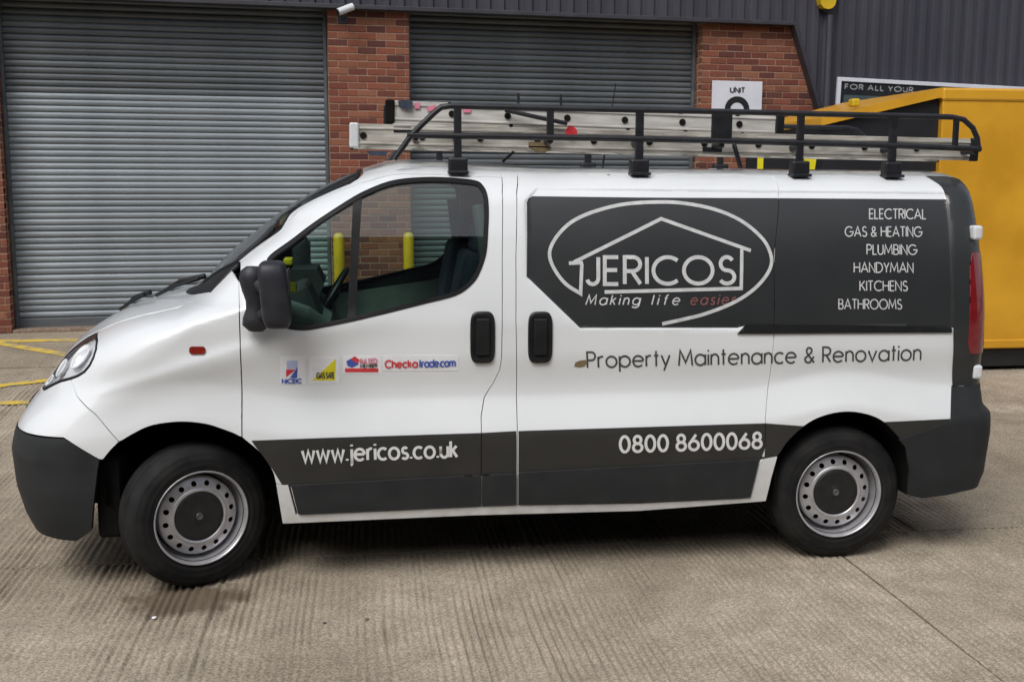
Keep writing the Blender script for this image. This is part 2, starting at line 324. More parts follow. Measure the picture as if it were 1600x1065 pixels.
# painted yellow lines on the concrete, left of the van
def ground_pt(x,y):
    z=0
    for _ in range(30): P=on_z(x,y,z); z=.5*z+.5*gz(P[1])
    return P
def line_quad(name,pts,wd,label):
    P=[ground_pt(*q) for q in pts]; mb=MB()
    a=Vector(P[0]);b_=Vector(P[1]); n=24
    for k in range(n):
        p=a.lerp(b_,k/n); q=a.lerp(b_,(k+1)/n); d=(b_-a).normalized(); s_=Vector((-d.y,d.x,0))*wd/2
        v=[p-s_,q-s_,q+s_,p+s_]; v=[(t.x,t.y,gz(t.y)+.004) for t in v]; mb.add(v,[(0,1,2,3)])
    tag(mb.build(name,M['line']),label,'road marking',group='yellow lines on the yard floor',kind='structure')
line_quad('painted_line',((-60,534),(150,531)),.13,'worn yellow line painted along the foot of the left shutter')
line_quad('painted_line',((-30,532),(170,566)),.11,'worn yellow line slanting away from the shutter towards the van')
line_quad('painted_line',((-60,610),(110,590)),.10,'worn yellow line crossing the yard behind the van headlight')
line_quad('painted_line',((-60,633),(100,626)),.10,'worn yellow line nearest the van front bumper')

# ============================ industrial unit behind the van ============================
BY,BA=6.66,.10; BZ=.345
def bl(x,y,d=0.0):
    dv=ray(x,y); t=(BY-d*1.005+BA*CAM_C[0]-CAM_C[1])/(dv[1]-BA*dv[0]); P=CAM_C+t*dv; c,s=math.cos(math.atan(BA)),math.sin(math.atan(BA)); return float(P[0]*c+(P[1]-BY)*s),float(P[2])
unit=empty('industrial_unit',(0,BY,BZ),math.atan(BA)); tag(unit,'dark clad industrial unit with red brick piers and grey roller shutters','building')
def U(z): return z-BZ
FZ=3.595   # underside of the fascia
PX1=(bl(513,100)[0],bl(640,100)[0]); PXL=(-3.0,bl(3,250)[0]); PX2=bl(1097,70)[0]
REC=.22   # shutter recess
DIAG0=bl(1235,39); DIAG1=bl(1284,205); dslope=(DIAG1[0]-DIAG0[0])/(DIAG1[1]-DIAG0[1])
brick_me={}
def brick_mesh(kind):
    if kind not in brick_me:
        mb=MB(); mb.box((0,0,0),(1,.10,.0605),bev=0); me=mb.mesh('brick',M['brick'])
        bm=bmesh.new(); bm.from_mesh(me); bmesh.ops.bevel(bm,geom=bm.edges[:],offset=.004,segments=1,affect='EDGES'); bm.to_mesh(me); bm.free(); brick_me[kind]=me
    return brick_me[kind]
def brick_pier(x0,x1,zt,right=None,side_reveal=0):
    xm=x1 if right is None else right
    core=MB(); core.prism([(x0+.005,U(BZ)),(xm-.005,U(BZ)),(xm-.005,U(zt)),(x0+.005,U(zt))],.0055,.30)
    p=core.build('brick_pier',M['mortar'],unit)
    nc=int((zt-BZ)/.0715)
    for c in range(nc):
        z=BZ+.03575+c*.0715; lim=xm if right is None else min(xm,DIAG0[0]+dslope*(z-DIAG0[1])+.10)
        x=x0-(.0985 if c%2 else 0)
        while x<lim-.03:
            a=max(x,x0); e=min(x+.197,lim); L=e-a-.010
            if L>.03: link('brick',brick_mesh('n'),p,loc=((a+e)/2-.0,.05+random.uniform(-.0025,.002),U(z)+random.uniform(-.001,.001)),scale=(L,1,1))
            x+=.197
    # return faces: header courses running back into the opening
    for sx,on in ((x0,side_reveal&1),(x1,side_reveal&2)):
        if on:
            for c in range(nc):
                z=BZ+.03575+c*.0715
                link('brick',brick_mesh('n'),p,loc=(sx+(.05 if sx==x0 else -.05),.16+(.05 if c%2 else 0),U(z)),rot=(0,0,math.pi/2),scale=(.19 if c%2 else .10,1,1))
    return p
PXL=(PXL[1]-.84,PXL[1]); brick_pier(PXL[0],PXL[1],FZ,side_reveal=2); PXF=(PXL[0]-3.3-.84,PXL[0]-3.3); brick_pier(PXF[0],PXF[1],FZ)
brick_pier(PX1[0],PX1[1],FZ)
brick_pier(PX2,DIAG0[0]+.1,FZ,right=DIAG0[0]+1.0,side_reveal=1)
def shutter(x0,x1,zb,zt,split):
    root=empty('roller_shutter',(0,0,0),0,unit)
    prof=[]; h=.0615
    for i in range(9):       # curved lath: bulges out, with a hooked joint below
        t=i/8; prof.append((-.009*math.sin(math.pi*t)**.8,-h/2+.008+(h-.010)*t))
    prof=[(.010,-h/2),(.008,-h/2+.006)]+prof+[(.010,h/2)]
    mes=[]
    for mt in ('slat','slat_dark'):
        mb=MB(); W=x1-x0; nseg=10; vs=[(x0+W*k/nseg,p[0],p[1]) for k in range(nseg+1) for p in prof]; n=len(prof)
        fs=[(k*n+i,(k+1)*n+i,(k+1)*n+i+1,k*n+i+1) for k in range(nseg) for i in range(n-1)]
        mb.add(vs,fs,True); mes.append(mb.mesh('slat',M[mt]))
    z=zb+.10+h/2
    while z<zt:
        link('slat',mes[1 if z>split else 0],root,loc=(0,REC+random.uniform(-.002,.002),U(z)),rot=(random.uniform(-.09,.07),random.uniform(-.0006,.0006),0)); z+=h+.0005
    mb=MB(); mb.box(((x0+x1)/2,REC-.005,U(zb+.05)),(x1-x0,.05,.10),bev=.008); mb.build('bottom_rail',M['slat_dark'],root)
    for xx in(x0+.018,x1-.018):
        mb=MB(); mb.box((xx,REC-.03,U((zb+zt)/2)),(.035,.05,zt-zb),bev=.006); mb.build('guide_rail',M['slat_dark'],root)
    return root
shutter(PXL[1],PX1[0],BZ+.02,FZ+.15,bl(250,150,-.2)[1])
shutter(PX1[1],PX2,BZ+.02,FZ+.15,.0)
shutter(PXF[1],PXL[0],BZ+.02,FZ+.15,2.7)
for (a,b_) in ((PXL[1],PX1[0]),(PX1[1],PX2),(PXF[1],PXL[0])):
    mb=MB(); mb.box(((a+b_)/2,.20,U(BZ+.005)),(b_-a,.40,.05),bev=.01); mb.build('threshold',M['sand'],unit)
mb=MB(); mb.box((2.9,.62,U(2.8)),(20.2,.20,5.2)); mb.build('back_wall',M['dark'],unit)
mb=MB(); mb.box((-.2,.26,U(FZ+.10)),(13.4,.46,.10)); mb.build('soffit',M['trimdark'],unit)
# profiled cladding: fascia over the doors, full height to the right of the raking edge
def clad_bottom(x):
    if x<DIAG0[0]: return FZ-.005
    z=DIAG0[1]+(x-DIAG0[0])/dslope; return max(z,BZ+.02)
def cladding(x0,x1):
    root=None; pitch=.15; xs=[]; x=x0
    while x<x1-.001:
        xs+=[(x,0),(x+.055,0),(x+.075,-.032),(x+.130,-.032)]; x+=pitch
    xs.append((x1,0)); zt=5.6
    fine=[]
    for (a,ya),(b2,yb) in zip(xs[:-1],xs[1:]):
        fine.append((a,ya)); 
        if abs(clad_bottom(a)-clad_bottom(b2))>.01: fine.append(((a+b2)/2,(ya+yb)/2))
    fine.append(xs[-1])
    mb=MB(); vs=[]
    for (a,ya) in fine:
        vs+=[(a,-.075+ya,U(clad_bottom(a))),(a,-.075+ya,U(zt))]
    mb.add(vs,[(2*i,2*i+2,2*i+3,2*i+1) for i in range(len(fine)-1)],False); return mb
xx=-7.35
while xx<13:
    cladding(xx,xx+1.05).build('cladding_sheet',M['clad'],unit); xx+=1.05
mb=MB(); mb.box(((-7.3+DIAG0[0])/2,-.055,U(FZ-.012)),(DIAG0[0]+7.3,.13,.045),bev=.006); mb.build('flashing',M['trimdark'],unit)
dl=math.hypot(DIAG0[0]-DIAG1[0],DIAG0[1]-DIAG1[1])*2.8; ang=math.atan2(DIAG1[0]-DIAG0[0],DIAG0[1]-DIAG1[1])
mb=MB(); ux,uz=math.sin(ang),-math.cos(ang)
mb.box((DIAG0[0]+ux*dl/2,-.05,U(DIAG0[1]+uz*dl/2)),(.035,.14,dl),R=Matrix.Rotation(-ang,3,'Y'),bev=.005); mb.build('flashing',M['trimdark'],unit)
pxx=bl(1294,100,.16)[0]; mb=MB(); mb.tube([(pxx,-.16,U(3.68)),(pxx,-.16,U(BZ+.1))],.034,12); pipe=mb.build('downpipe',M['clad'],unit)
mb=MB(); mb.box((2.9,3.5,U(5.75)),(20.6,7.4,.2)); mb.build('roof',M['trimdark'],unit)
def W(lx,ly,z):
    """unit-local to world"""
    c,s=math.cos(math.atan(BA)),math.sin(math.atan(BA)); return (lx*c-ly*s, BY+lx*s+ly*c, z)
BR=math.atan(BA)
# yellow bollards guarding the middle pier
for i,(bx,lab) in enumerate(((PX1[0]+.06,'yellow steel bollard at the left edge of the middle brick pier'),(PX1[1]-.05,'yellow steel bollard at the right edge of the middle brick pier'))):
    mb=MB(); p=W(bx,-.14,BZ); zb=gz(p[1])-.02
    mb.lathe([(0,0),(.056,0),(.056,.93),(.050,.965),(.03,.985),(0,.99)],24,axis='z')
    o=mb.build('bollard',M['bright_yellow'],loc=(p[0],p[1],zb)); tag(o,lab,'bollard',group='yellow bollards by the pier')
# unit number sign
# ============================ stroke lettering ============================
def arc(cx,cy,rx,ry,a0,a1,n=None):
    n=n or max(3,int(abs(a1-a0)/14)); return [(cx+rx*math.cos(math.radians(a0+(a1-a0)*i/n)),cy+ry*math.sin(math.radians(a0+(a1-a0)*i/n))) for i in range(n+1)]
def circ(cx,cy,rx,ry): return arc(cx,cy,rx,ry,0,360,24)
S1=arc(.28,.75,.22,.25,30,270)+arc(.28,.25,.26,.25,90,-150)[1:]
GL={
'A':[[(0,0),(.40,1),(.80,0)],[(.13,.32),(.67,.32)]],
'B':[[(0,0),(0,1),(.28,1)]+arc(.28,.76,.22,.24,90,-90)+[(0,.52)],[(.26,.52)]+arc(.30,.26,.25,.26,90,-90)+[(0,0)]],
'C':[arc(.5,.5,.5,.5,48,312)],'D':[[(0,0),(0,1),(.25,1)]+arc(.25,.5,.48,.5,90,-90)+[(0,0)]],
'E':[[(.46,1),(0,1),(0,0),(.46,0)],[(0,.52),(.42,.52)]],'F':[[(.44,1),(0,1),(0,0)],[(0,.5),(.38,.5)]],
'G':[arc(.5,.5,.5,.5,42,358)+[(.55,.48)]],'H':[[(0,0),(0,1)],[(.66,0),(.66,1)],[(0,.52),(.66,.52)]],'I':[[(0,0),(0,1)]],
'J':[[(.38,1),(.38,.24)]+arc(.19,.22,.19,.22,0,-165)],'K':[[(0,0),(0,1)],[(.55,1),(0,.42)],[(.17,.6),(.6,0)]],'L':[[(0,1),(0,0),(.42,0)]],
'M':[[(0,0),(.1,1),(.46,.2),(.82,1),(.92,0)]],'N':[[(0,0),(0,1),(.66,0),(.66,1)]],'O':[circ(.5,.5,.5,.5)],
'P':[[(0,0),(0,1),(.28,1)]+arc(.28,.74,.25,.26,90,-90)+[(0,.48)]],'R':[[(0,0),(0,1),(.28,1)]+arc(.28,.74,.25,.26,90,-90)+[(0,.48)],[(.24,.48),(.54,0)]],
'S':[S1],'T':[[(0,1),(.56,1)],[(.28,1),(.28,0)]],'U':[[(0,1),(0,.3)]+arc(.29,.3,.29,.3,180,360)+[(.58,1)]],'Y':[[(0,1),(.3,.45),(.6,1)],[(.3,.45),(.3,0)]],
'&':[[(.66,0),(.16,.62)]+arc(.31,.79,.18,.2,200,-30)+[(.10,.36)]+arc(.26,.22,.24,.22,150,300)+[(.64,.40)]],
'0':[circ(.29,.5,.29,.5)],'6':[[(.44,1),(.05,.46)],circ(.3,.3,.3,.3)],'8':[circ(.29,.76,.22,.24),circ(.29,.265,.28,.265)],'9':[circ(.3,.7,.3,.3),[(.16,0),(.55,.54)]],
'a':[circ(.35,.35,.35,.35),[(.70,.70),(.70,0)]],'c':[arc(.35,.35,.35,.35,48,312)],'d':[circ(.35,.35,.35,.35),[(.70,1),(.70,0)]],'e':[[(0.02,.37),(.68,.37)],arc(.35,.35,.35,.35,3,318)],'h':[[(0,0),(0,1)],arc(.25,.42,.25,.28,180,0)+[(.5,0)]],
'f':[arc(.30,.83,.16,.17,75,180)+[(.14,0)],[(0,.68),(.30,.68)]],'g':[circ(.35,.35,.35,.35),[(.70,.70),(.70,-.04)]+arc(.35,-.04,.35,.26,0,-150)],
'i':[[(0,0),(0,.7)],[(0,.88),(0,.99)]],'j':[[(.12,.7),(.12,-.16)]+arc(.0,-.16,.12,.14,0,-80),[(.12,.88),(.12,.99)]],'k':[[(0,0),(0,1)],[(.42,.7),(0,.3)],[(.13,.43),(.46,0)]],'l':[[(0,0),(0,1)]],
'm':[[(0,0),(0,.7)],arc(.24,.44,.24,.26,180,0)+[(.48,0)],arc(.72,.44,.24,.26,180,0)+[(.96,0)]],'n':[[(0,0),(0,.7)],arc(.25,.42,.25,.28,180,0)+[(.5,0)]],
'o':[circ(.35,.35,.35,.35)],'p':[[(0,.7),(0,-.3)],circ(.35,.35,.35,.35)],'r':[[(0,0),(0,.7)],arc(.24,.44,.24,.26,180,68)],
's':[[(x*.78,y*.7) for x,y in S1]],'t':[[(.14,1),(.14,0)],[(0,.69),(.30,.69)]],'u':[[(0,.7),(0,.28)]+arc(.26,.28,.26,.28,180,360)+[(.52,.7)],[(.52,.5),(.52,0)]],
'v':[[(0,.7),(.28,0),(.56,.7)]],'w':[[(0,.7),(.2,0),(.42,.66),(.64,0),(.84,.7)]],'y':[[(0,.7),(.28,.02)],[(.56,.7),(.16,-.3)]],'.':[[(0.02,0),(0.02,.11)]],'-':[[(0,.4),(.3,.4)]]}
def text_strokes(txt,gap=.2,space=.42,slant=0):
    out=[];x=0
    for ch in txt:
        if ch==' ': x+=space; continue
        g_=GL[ch]; wd=max(p[0] for l in g_ for p in l)
        for l in g_: out.append([(x+p[0]+slant*p[1],p[1]) for p in l])
        x+=wd+gap
    return out,x-gap
def dens(l,step):
    o=[]
    for a,b_ in zip(l[:-1],l[1:]):
        n=max(1,int(math.dist(a,b_)/step)); o+=[(a[0]+(b_[0]-a[0])*i/n,a[1]+(b_[1]-a[1])*i/n) for i in range(n)]
    return o+[l[-1]]
def ribbon(l,hw):
    """polyline in a plane -> left/right offset points (mitred)"""
    n=len(l); closed=math.dist(l[0],l[-1])<1e-6; L=[];R=[]
    for i in range(n):
        a=l[i-1] if i>0 else (l[-2] if closed else l[0]); b_=l[i+1] if i<n-1 else (l[1] if closed else l[-1]); p=l[i]
        d1=(p[0]-a[0],p[1]-a[1]); d2=(b_[0]-p[0],b_[1]-p[1]); l1=math.hypot(*d1) or 1e-9; l2=math.hypot(*d2) or 1e-9
        if l1<1e-8: d1,l1=d2,l2
        if l2<1e-8: d2,l2=d1,l1
        n1=(-d1[1]/l1,d1[0]/l1); n2=(-d2[1]/l2,d2[0]/l2); mx,my=n1[0]+n2[0],n1[1]+n2[1]; ml=math.hypot(mx,my)
        if ml<.3: mx,my,k=n1[0],n1[1],1
        else: mx,my=mx/ml,my/ml; k=min(1/max(mx*n1[0]+my*n1[1],.3),2.2)
        L.append((p[0]+mx*hw*k,p[1]+my*hw*k)); R.append((p[0]-mx*hw*k,p[1]-my*hw*k))
    return L,R
def stroke_mesh(lines,hw,mapf,step=.02,base=.0022,lay=.00012):
    mb=MB(); k=0
    for l in lines:
        l=dens(l,step); L,R=ribbon(l,hw); off=base+lay*(k%4); k+=1
        pts=mapf([p for q in zip(L,R) for p in q],off); mb.add(pts,[(2*i,2*i+1,2*i+3,2*i+2) for i in range(len(l)-1)],True)
    return mb
M['sign_grey']=M_noise('dull_white_print',(.26,.27,.28),(.34,.35,.36),scale=30,rough=.5)
# ---- signs on the unit ----
def flat_text(txt,x0,z0,wd,hgt,hw,loc,mat,parent,name='lettering',rz=0,gap=.2,yoff=-.012,rot=0):
    st,tw=text_strokes(txt,gap); sx=wd/tw
    lines=[[(x0+p[0]*sx,z0+p[1]*hgt) for p in l] for l in st]
    mb=stroke_mesh(lines,hw,lambda P,o:[(p[0],yoff-o,p[1]) for p in P],step=.03,base=.0)
    return mb.build(name,mat,parent)
sx0,sz1=bl(1113,126,.02); sx1,_=bl(1191,126,.02); sw=sx1-sx0; sh=.62
p=W(sx0+sw/2,-.022,sz1-sh/2); usign=empty('unit_sign',(p[0],p[1],sz1-sh),BR); tag(usign,'white unit number sign on the brick pier behind the ladders','sign')
mb=MB(); mb.box((0,0,sh/2),(sw,.02,sh),bev=.003); mb.build('panel',M['sign_white'],usign)
flat_text('UNIT',-.085,sh-.125,.17,.052,.008,None,M['letter_dark'],usign)
flat_text('9',-.115,.06,.23,.36,.034,None,M['board'],usign)
bx0,bz1=bl(1306,121,.1); bxr,bzr=bl(1600,137,.1); bw=bxr-bx0+.3; tilt=math.atan2(bz1-bzr,bxr-bx0)
p=W(bx0,-.13,bz1); bsign=empty('sign_board',(p[0],p[1],bz1),BR); bsign.rotation_euler=(0,tilt,BR); tag(bsign,'black advertising board with white frame on the dark cladding','sign')
bh=.95
mb=MB(); mb.box((bw/2,0,-bh/2),(bw-.02,.02,bh-.02)); mb.build('panel',M['board'],bsign)
for c,d in (((bw/2,-.008,-.0225),(bw,.035,.045)),((bw/2,-.008,-bh+.0225),(bw,.035,.045)),((.0225,-.008,-bh/2),(.045,.037,bh-.09)),((bw-.0225,-.008,-bh/2),(.045,.037,bh-.09))):
    mb=MB(); mb.box(c,d,bev=.004); mb.build('frame_bar',M['sign_white'],bsign)
flat_text('FOR ALL YOUR',.10,-.125,.86,.052,.0065,None,M['sign_grey'],bsign,gap=.32)
mb=MB(); mb.box((bw/2+.02,-.011,-.52),(bw-.14,.004,.66)); mb.build('picture_panel',M['teal'],bsign)
# alarm box and floodlight
ax,az=bl(1291,15,.16); p=W(ax,-.13,az)
alarm=empty('alarm_box',(p[0],p[1],az),BR); tag(alarm,'yellow alarm box high on the dark cladding above the downpipe','alarm box')
mb=MB(); poly=[(-.10,.34),(-.10,.10),(-.085,.045),(-.055,.012),(-.02,0),(.02,0),(.055,.012),(.085,.045),(.10,.10),(.10,.34)]
mb.prism(poly,-.07,.02); o=mb.build('cover',M['bright_yellow'],alarm)
mb=MB(); mb.box((0,-.005,-.02),(.06,.06,.035),bev=.006); mb.build('cable_gland',M['black'],alarm)
cx_,cz_=bl(541,13,.3); p=W(cx_,-.22,cz_)
cctv=empty('security_camera',(p[0],p[1],cz_),BR); tag(cctv,'white tubular security camera on top of the middle brick pier','camera')
def along(a,b_,r,mat,name,par,seg=16):
    mb=MB(); mb.tube([a,b_],r,seg); return mb.build(name,mat,par)
d=Vector((.075,.02,.032)); along(-d,d,.036,M['hinge'],'housing',cctv); along(-d*1.02,-d*1.12,.030,M['black'],'lens_window',cctv)
along(Vector((-.01,.03,-.03)),Vector((-.01,.22,-.07)),.016,M['trimdark'],'bracket_arm',cctv)
mb=MB(); mb.box((-.01,.225,-.07),(.10,.03,.08),bev=.006); mb.build('mounting_plate',M['trimdark'],cctv)

# ============================ van: body surface ----------
YC=.952
TX=np.array([-.14,-.09,-.06,-.02,.03,.09,.16,.28,.42,.58,.75,.88,.96,1.05,1.17,1.42,1.63,1.80,1.98,2.25,2.6,3.2,4.0,4.5,5.0])
TZ=np.array([0.45,0.62,0.73,0.802,0.878,0.967,1.056,1.145,1.219,1.269,1.321,1.453,1.529,1.597,1.69,1.841,1.93,1.972,1.97,1.951,1.937,1.933,1.928,1.925,1.92])
def mono(x,xs,ys):
    # monotone cubic (Fritsch-Carlson) vectorised
    x=np.asarray(x,float); h=np.diff(xs); d=np.diff(ys)/h
    m=np.empty_like(ys); m[0]=d[0]; m[-1]=d[-1]
    w1=2*h[1:]+h[:-1]; w2=h[1:]+2*h[:-1]
    with np.errstate(divide='ignore',invalid='ignore'):
        hm=(w1+w2)/(w1/d[:-1]+w2/d[1:])
    m[1:-1]=np.where(d[:-1]*d[1:]>0,hm,0)
    i=np.clip(np.searchsorted(xs,x)-1,0,len(xs)-2); t=np.clip((x-xs[i])/h[i],0,1)
    return ((2*t**3-3*t**2+1)*ys[i]+(t**3-2*t**2+t)*h[i]*m[i]+(-2*t**3+3*t**2)*ys[i+1]+(t**3-t**2)*h[i]*m[i+1])
def T(X): return mono(X,TX,TZ)
NZ=np.array([.15,.22,.32,.45,.62]); NX=np.array([.04,-.01,-.05,-.08,-.09])
def N(Z):
    Z=np.asarray(Z,float)
    lo=np.interp(Z,NZ,NX)
    zs=TZ[1:17]; xs=TX[1:17]
    hi=mono(np.clip(Z,.62,zs[-1]),zs,xs)
    return np.where(Z<.62,lo,hi)
SZ=np.array([.10,.20,.30,.50,.68,.90,1.08,1.18,1.30,1.50,1.65,1.75,1.85,2.0])
SY=np.array([.10,.05,.026,.008,.0,.008,-.010,-.010,.004,.042,.080,.112,.150,.205])
def ss(e0,e1,x):
    t=np.clip((x-e0)/(e1-e0),0,1); return t*t*(3-2*t)
def pol_sd(px,pz,poly):
    # signed distance to polygon (negative inside), vectorised
    px=np.asarray(px,float); pz=np.asarray(pz,float)
    d=np.full(px.shape,1e9); ins=np.zeros(px.shape,bool); n=len(poly)
    for i in range(n):
        ax,az=poly[i]; bx,bz=poly[(i+1)%n]; ex,ez=bx-ax,bz-az
        t=np.clip(((px-ax)*ex+(pz-az)*ez)/(ex*ex+ez*ez+1e-12),0,1)
        d=np.minimum(d,np.hypot(px-ax-t*ex,pz-az-t*ez))
        c=(az>pz)!=(bz>pz)
        with np.errstate(divide='ignore',invalid='ignore'):
            xi=ax+(pz-az)*ex/(ez if ez!=0 else 1e-12)
        ins^=c&(px<xi)
    return np.where(ins,-d,d)
WF=(.833,.33); WR=(3.931,.33)
RECESS=[]
def inset(X,Z):
    s=mono(Z,SZ,SY)
    # lower body swelling below a shoulder that rises over both wheel arches
    zl=.865+.105*np.exp(-((X-.80)/.33)**2)+.085*np.exp(-((X-3.93)/.33)**2)
    t=(Z-(zl-.17))/.17; w_=.05; s=s+(.054-.024*(1-ss(.95,1.5,X)))*w_*(np.logaddexp(0,t/w_)-np.logaddexp(0,(t-1)/w_))
    # crease rising from nose to the window sill
    zc=mono(X,CRX,CRZ); k=1-ss(1.45,1.9,X)
    s=s-.015*k*np.exp(-(np.clip(zc-Z,0,9)/.08)**2)*(Z<=zc)-.015*k*np.exp(-((Z-zc)/.04)**2)*(Z>zc)
    if RECESS:
        m=(X>2.2)&(Z>.95)
        if np.any(m):
            Xm=np.where(m,X,2.2); sd=pol_sd(Xm,Z,RECESS)
            s=s+np.where(m,.010*(1-ss(-.012,.006,sd)),0)
    return s
CRX=np.array([0,.36,.65,1.054,1.35,1.608,2.3]); CRZ=np.array([.79,.886,.98,1.105,1.18,1.231,1.3])
RR=4.782
def RX(Z): # rear end X at centreline
    return np.interp(Z,[.2,.3,.42,.62,.72,.76,1.3,1.6,1.85,2.0],[4.67,4.72,4.755,4.768,4.765,4.73,4.72,4.705,4.685,4.67])
def half(X,Z):
    X,Z=np.broadcast_arrays(np.asarray(X,float),np.asarray(Z,float))
    hb=YC-inset(X,Z)
    t=T(X); zc=t-.22
    tz=np.clip((Z-zc)/.22,0,1); nz=2.7+ss(2.0,3.0,X)+3.0*(1-ss(.45,1.0,X)); cz=np.clip(1-tz**nz,0,1)**(1/nz)
    n=N(Z); D=.56-.08*ss(.9,1.3,Z); mm=3.1-.7*ss(.72,.95,Z); tx=np.clip((n+D-X)/D,0,1); tx=np.where(Z>1.62,tx*(1-ss(1.62,1.8,Z)),tx)
    cx=np.clip(1-tx**mm,0,1)**(1/mm)
    r=RX(Z); tr=np.clip((X-(r-.17))/.17,0,1); cr=np.clip(1-tr**2.6,0,1)**(1/2.6)
    cr=.62+.38*cr; cr=np.where(X>r,0,cr)
    return hb*cz*cx*cr
def side(x,y,it=14):
    """pixel -> (X,Z) on the near side surface"""
    Y=0.03
    for _ in range(it):
        P=on_y(x,y,Y); Y=.5*Y+.5*(YC-float(half(P[0],P[2])))
    return float(P[0]),float(P[2])
# ============================ van: panel builder ============================
def g_x(y,Z):
    """front-most X where the body is at least y wide at height Z"""
    y,Z=np.broadcast_arrays(np.maximum(np.asarray(y,float),.004),np.asarray(Z,float)); lo=np.full(y.shape,-.16); hi=np.full(y.shape,2.1)
    for _ in range(40):
        mid=(lo+hi)/2; ok=half(mid,Z)>=y; hi=np.where(ok,mid,hi); lo=np.where(ok,lo,mid)
    return hi
def z_s(X,y):
    X,y=np.broadcast_arrays(np.asarray(X,float),np.maximum(np.abs(np.asarray(y,float)),.004)); hi=T(X); lo=hi-.45
    lo=np.maximum(lo,.6)
    for _ in range(40):
        mid=(lo+hi)/2; ok=half(mid*0+X,mid)>=y; lo=np.where(ok,mid,lo); hi=np.where(ok,hi,mid)
    return lo
def ev(dom,a,b,sgn):
    if dom=='xz': return np.stack([a,YC+sgn*half(a,b),b],-1)
    if dom=='xy': return np.stack([a,YC+b,z_s(a,b)],-1)
    if dom=='yz': return np.stack([g_x(np.abs(a),b),YC+a,b],-1)
    if dom=='rear': return np.stack([RX(b),YC+a,b],-1)
REF={'xy':(0,0,1),'yz':(-1,0,0),'rear':(1,0,0)}
def normals(dom,a,b,sgn,e=.002):
    da=ev(dom,a+e,b,sgn)-ev(dom,a-e,b,sgn); db=ev(dom,a,b+e,sgn)-ev(dom,a,b-e,sgn)
    n=np.cross(da,db); n/=np.linalg.norm(n,axis=1,keepdims=True)+1e-12
    ref=np.array(REF.get(dom,(0,sgn,0)),float); f=np.sign((n*ref).sum(1)); f[f==0]=1; n*=f[:,None]
    bad=~np.isfinite(n).all(1); n[bad]=ref; return n
def area(p): return .5*sum(p[i][0]*p[(i+1)%len(p)][1]-p[(i+1)%len(p)][0]*p[i][1] for i in range(len(p)))
def densify(poly,step):
    o=[]; n=len(poly)
    for i in range(n):
        a=poly[i]; b_=poly[(i+1)%n]; L=math.dist(a,b_)
        if L<1e-5: continue
        k=max(1,int(math.ceil(L/step))); o+=[(a[0]+(b_[0]-a[0])*j/k,a[1]+(b_[1]-a[1])*j/k) for j in range(k)]
    return o
def shrink(poly,d):
    n=len(poly); s=1 if area(poly)>0 else -1; o=[]
    for i in range(n):
        a,p,b_=poly[i-1],poly[i],poly[(i+1)%n]
        d1=np.array(p)-a; d2=np.array(b_)-p; d1=d1/(np.linalg.norm(d1)+1e-12); d2=d2/(np.linalg.norm(d2)+1e-12)
        n1=np.array([-d1[1],d1[0]])*s; n2=np.array([-d2[1],d2[0]])*s; mm=n1+n2; l=np.linalg.norm(mm)
        if l<.2: mm=n1; k=1
        else: mm=mm/l; k=min(1/max(float(mm@n1),.4),2)
        q=np.array(p)+mm*d*k; o.append((float(q[0]),float(q[1])))
    return o
def clip(poly,p,nrm):
    """keep the side where (q-p).n>=0"""
    o=[]; n=len(poly); f=lambda q:(q[0]-p[0])*nrm[0]+(q[1]-p[1])*nrm[1]
    for i in range(n):
        a=poly[i]; b_=poly[(i+1)%n]; fa,fb=f(a),f(b_)
        if fa>=0: o.append(a)
        if fa*fb<0: t=fa/(fa-fb); o.append((a[0]+(b_[0]-a[0])*t,a[1]+(b_[1]-a[1])*t))
    return o
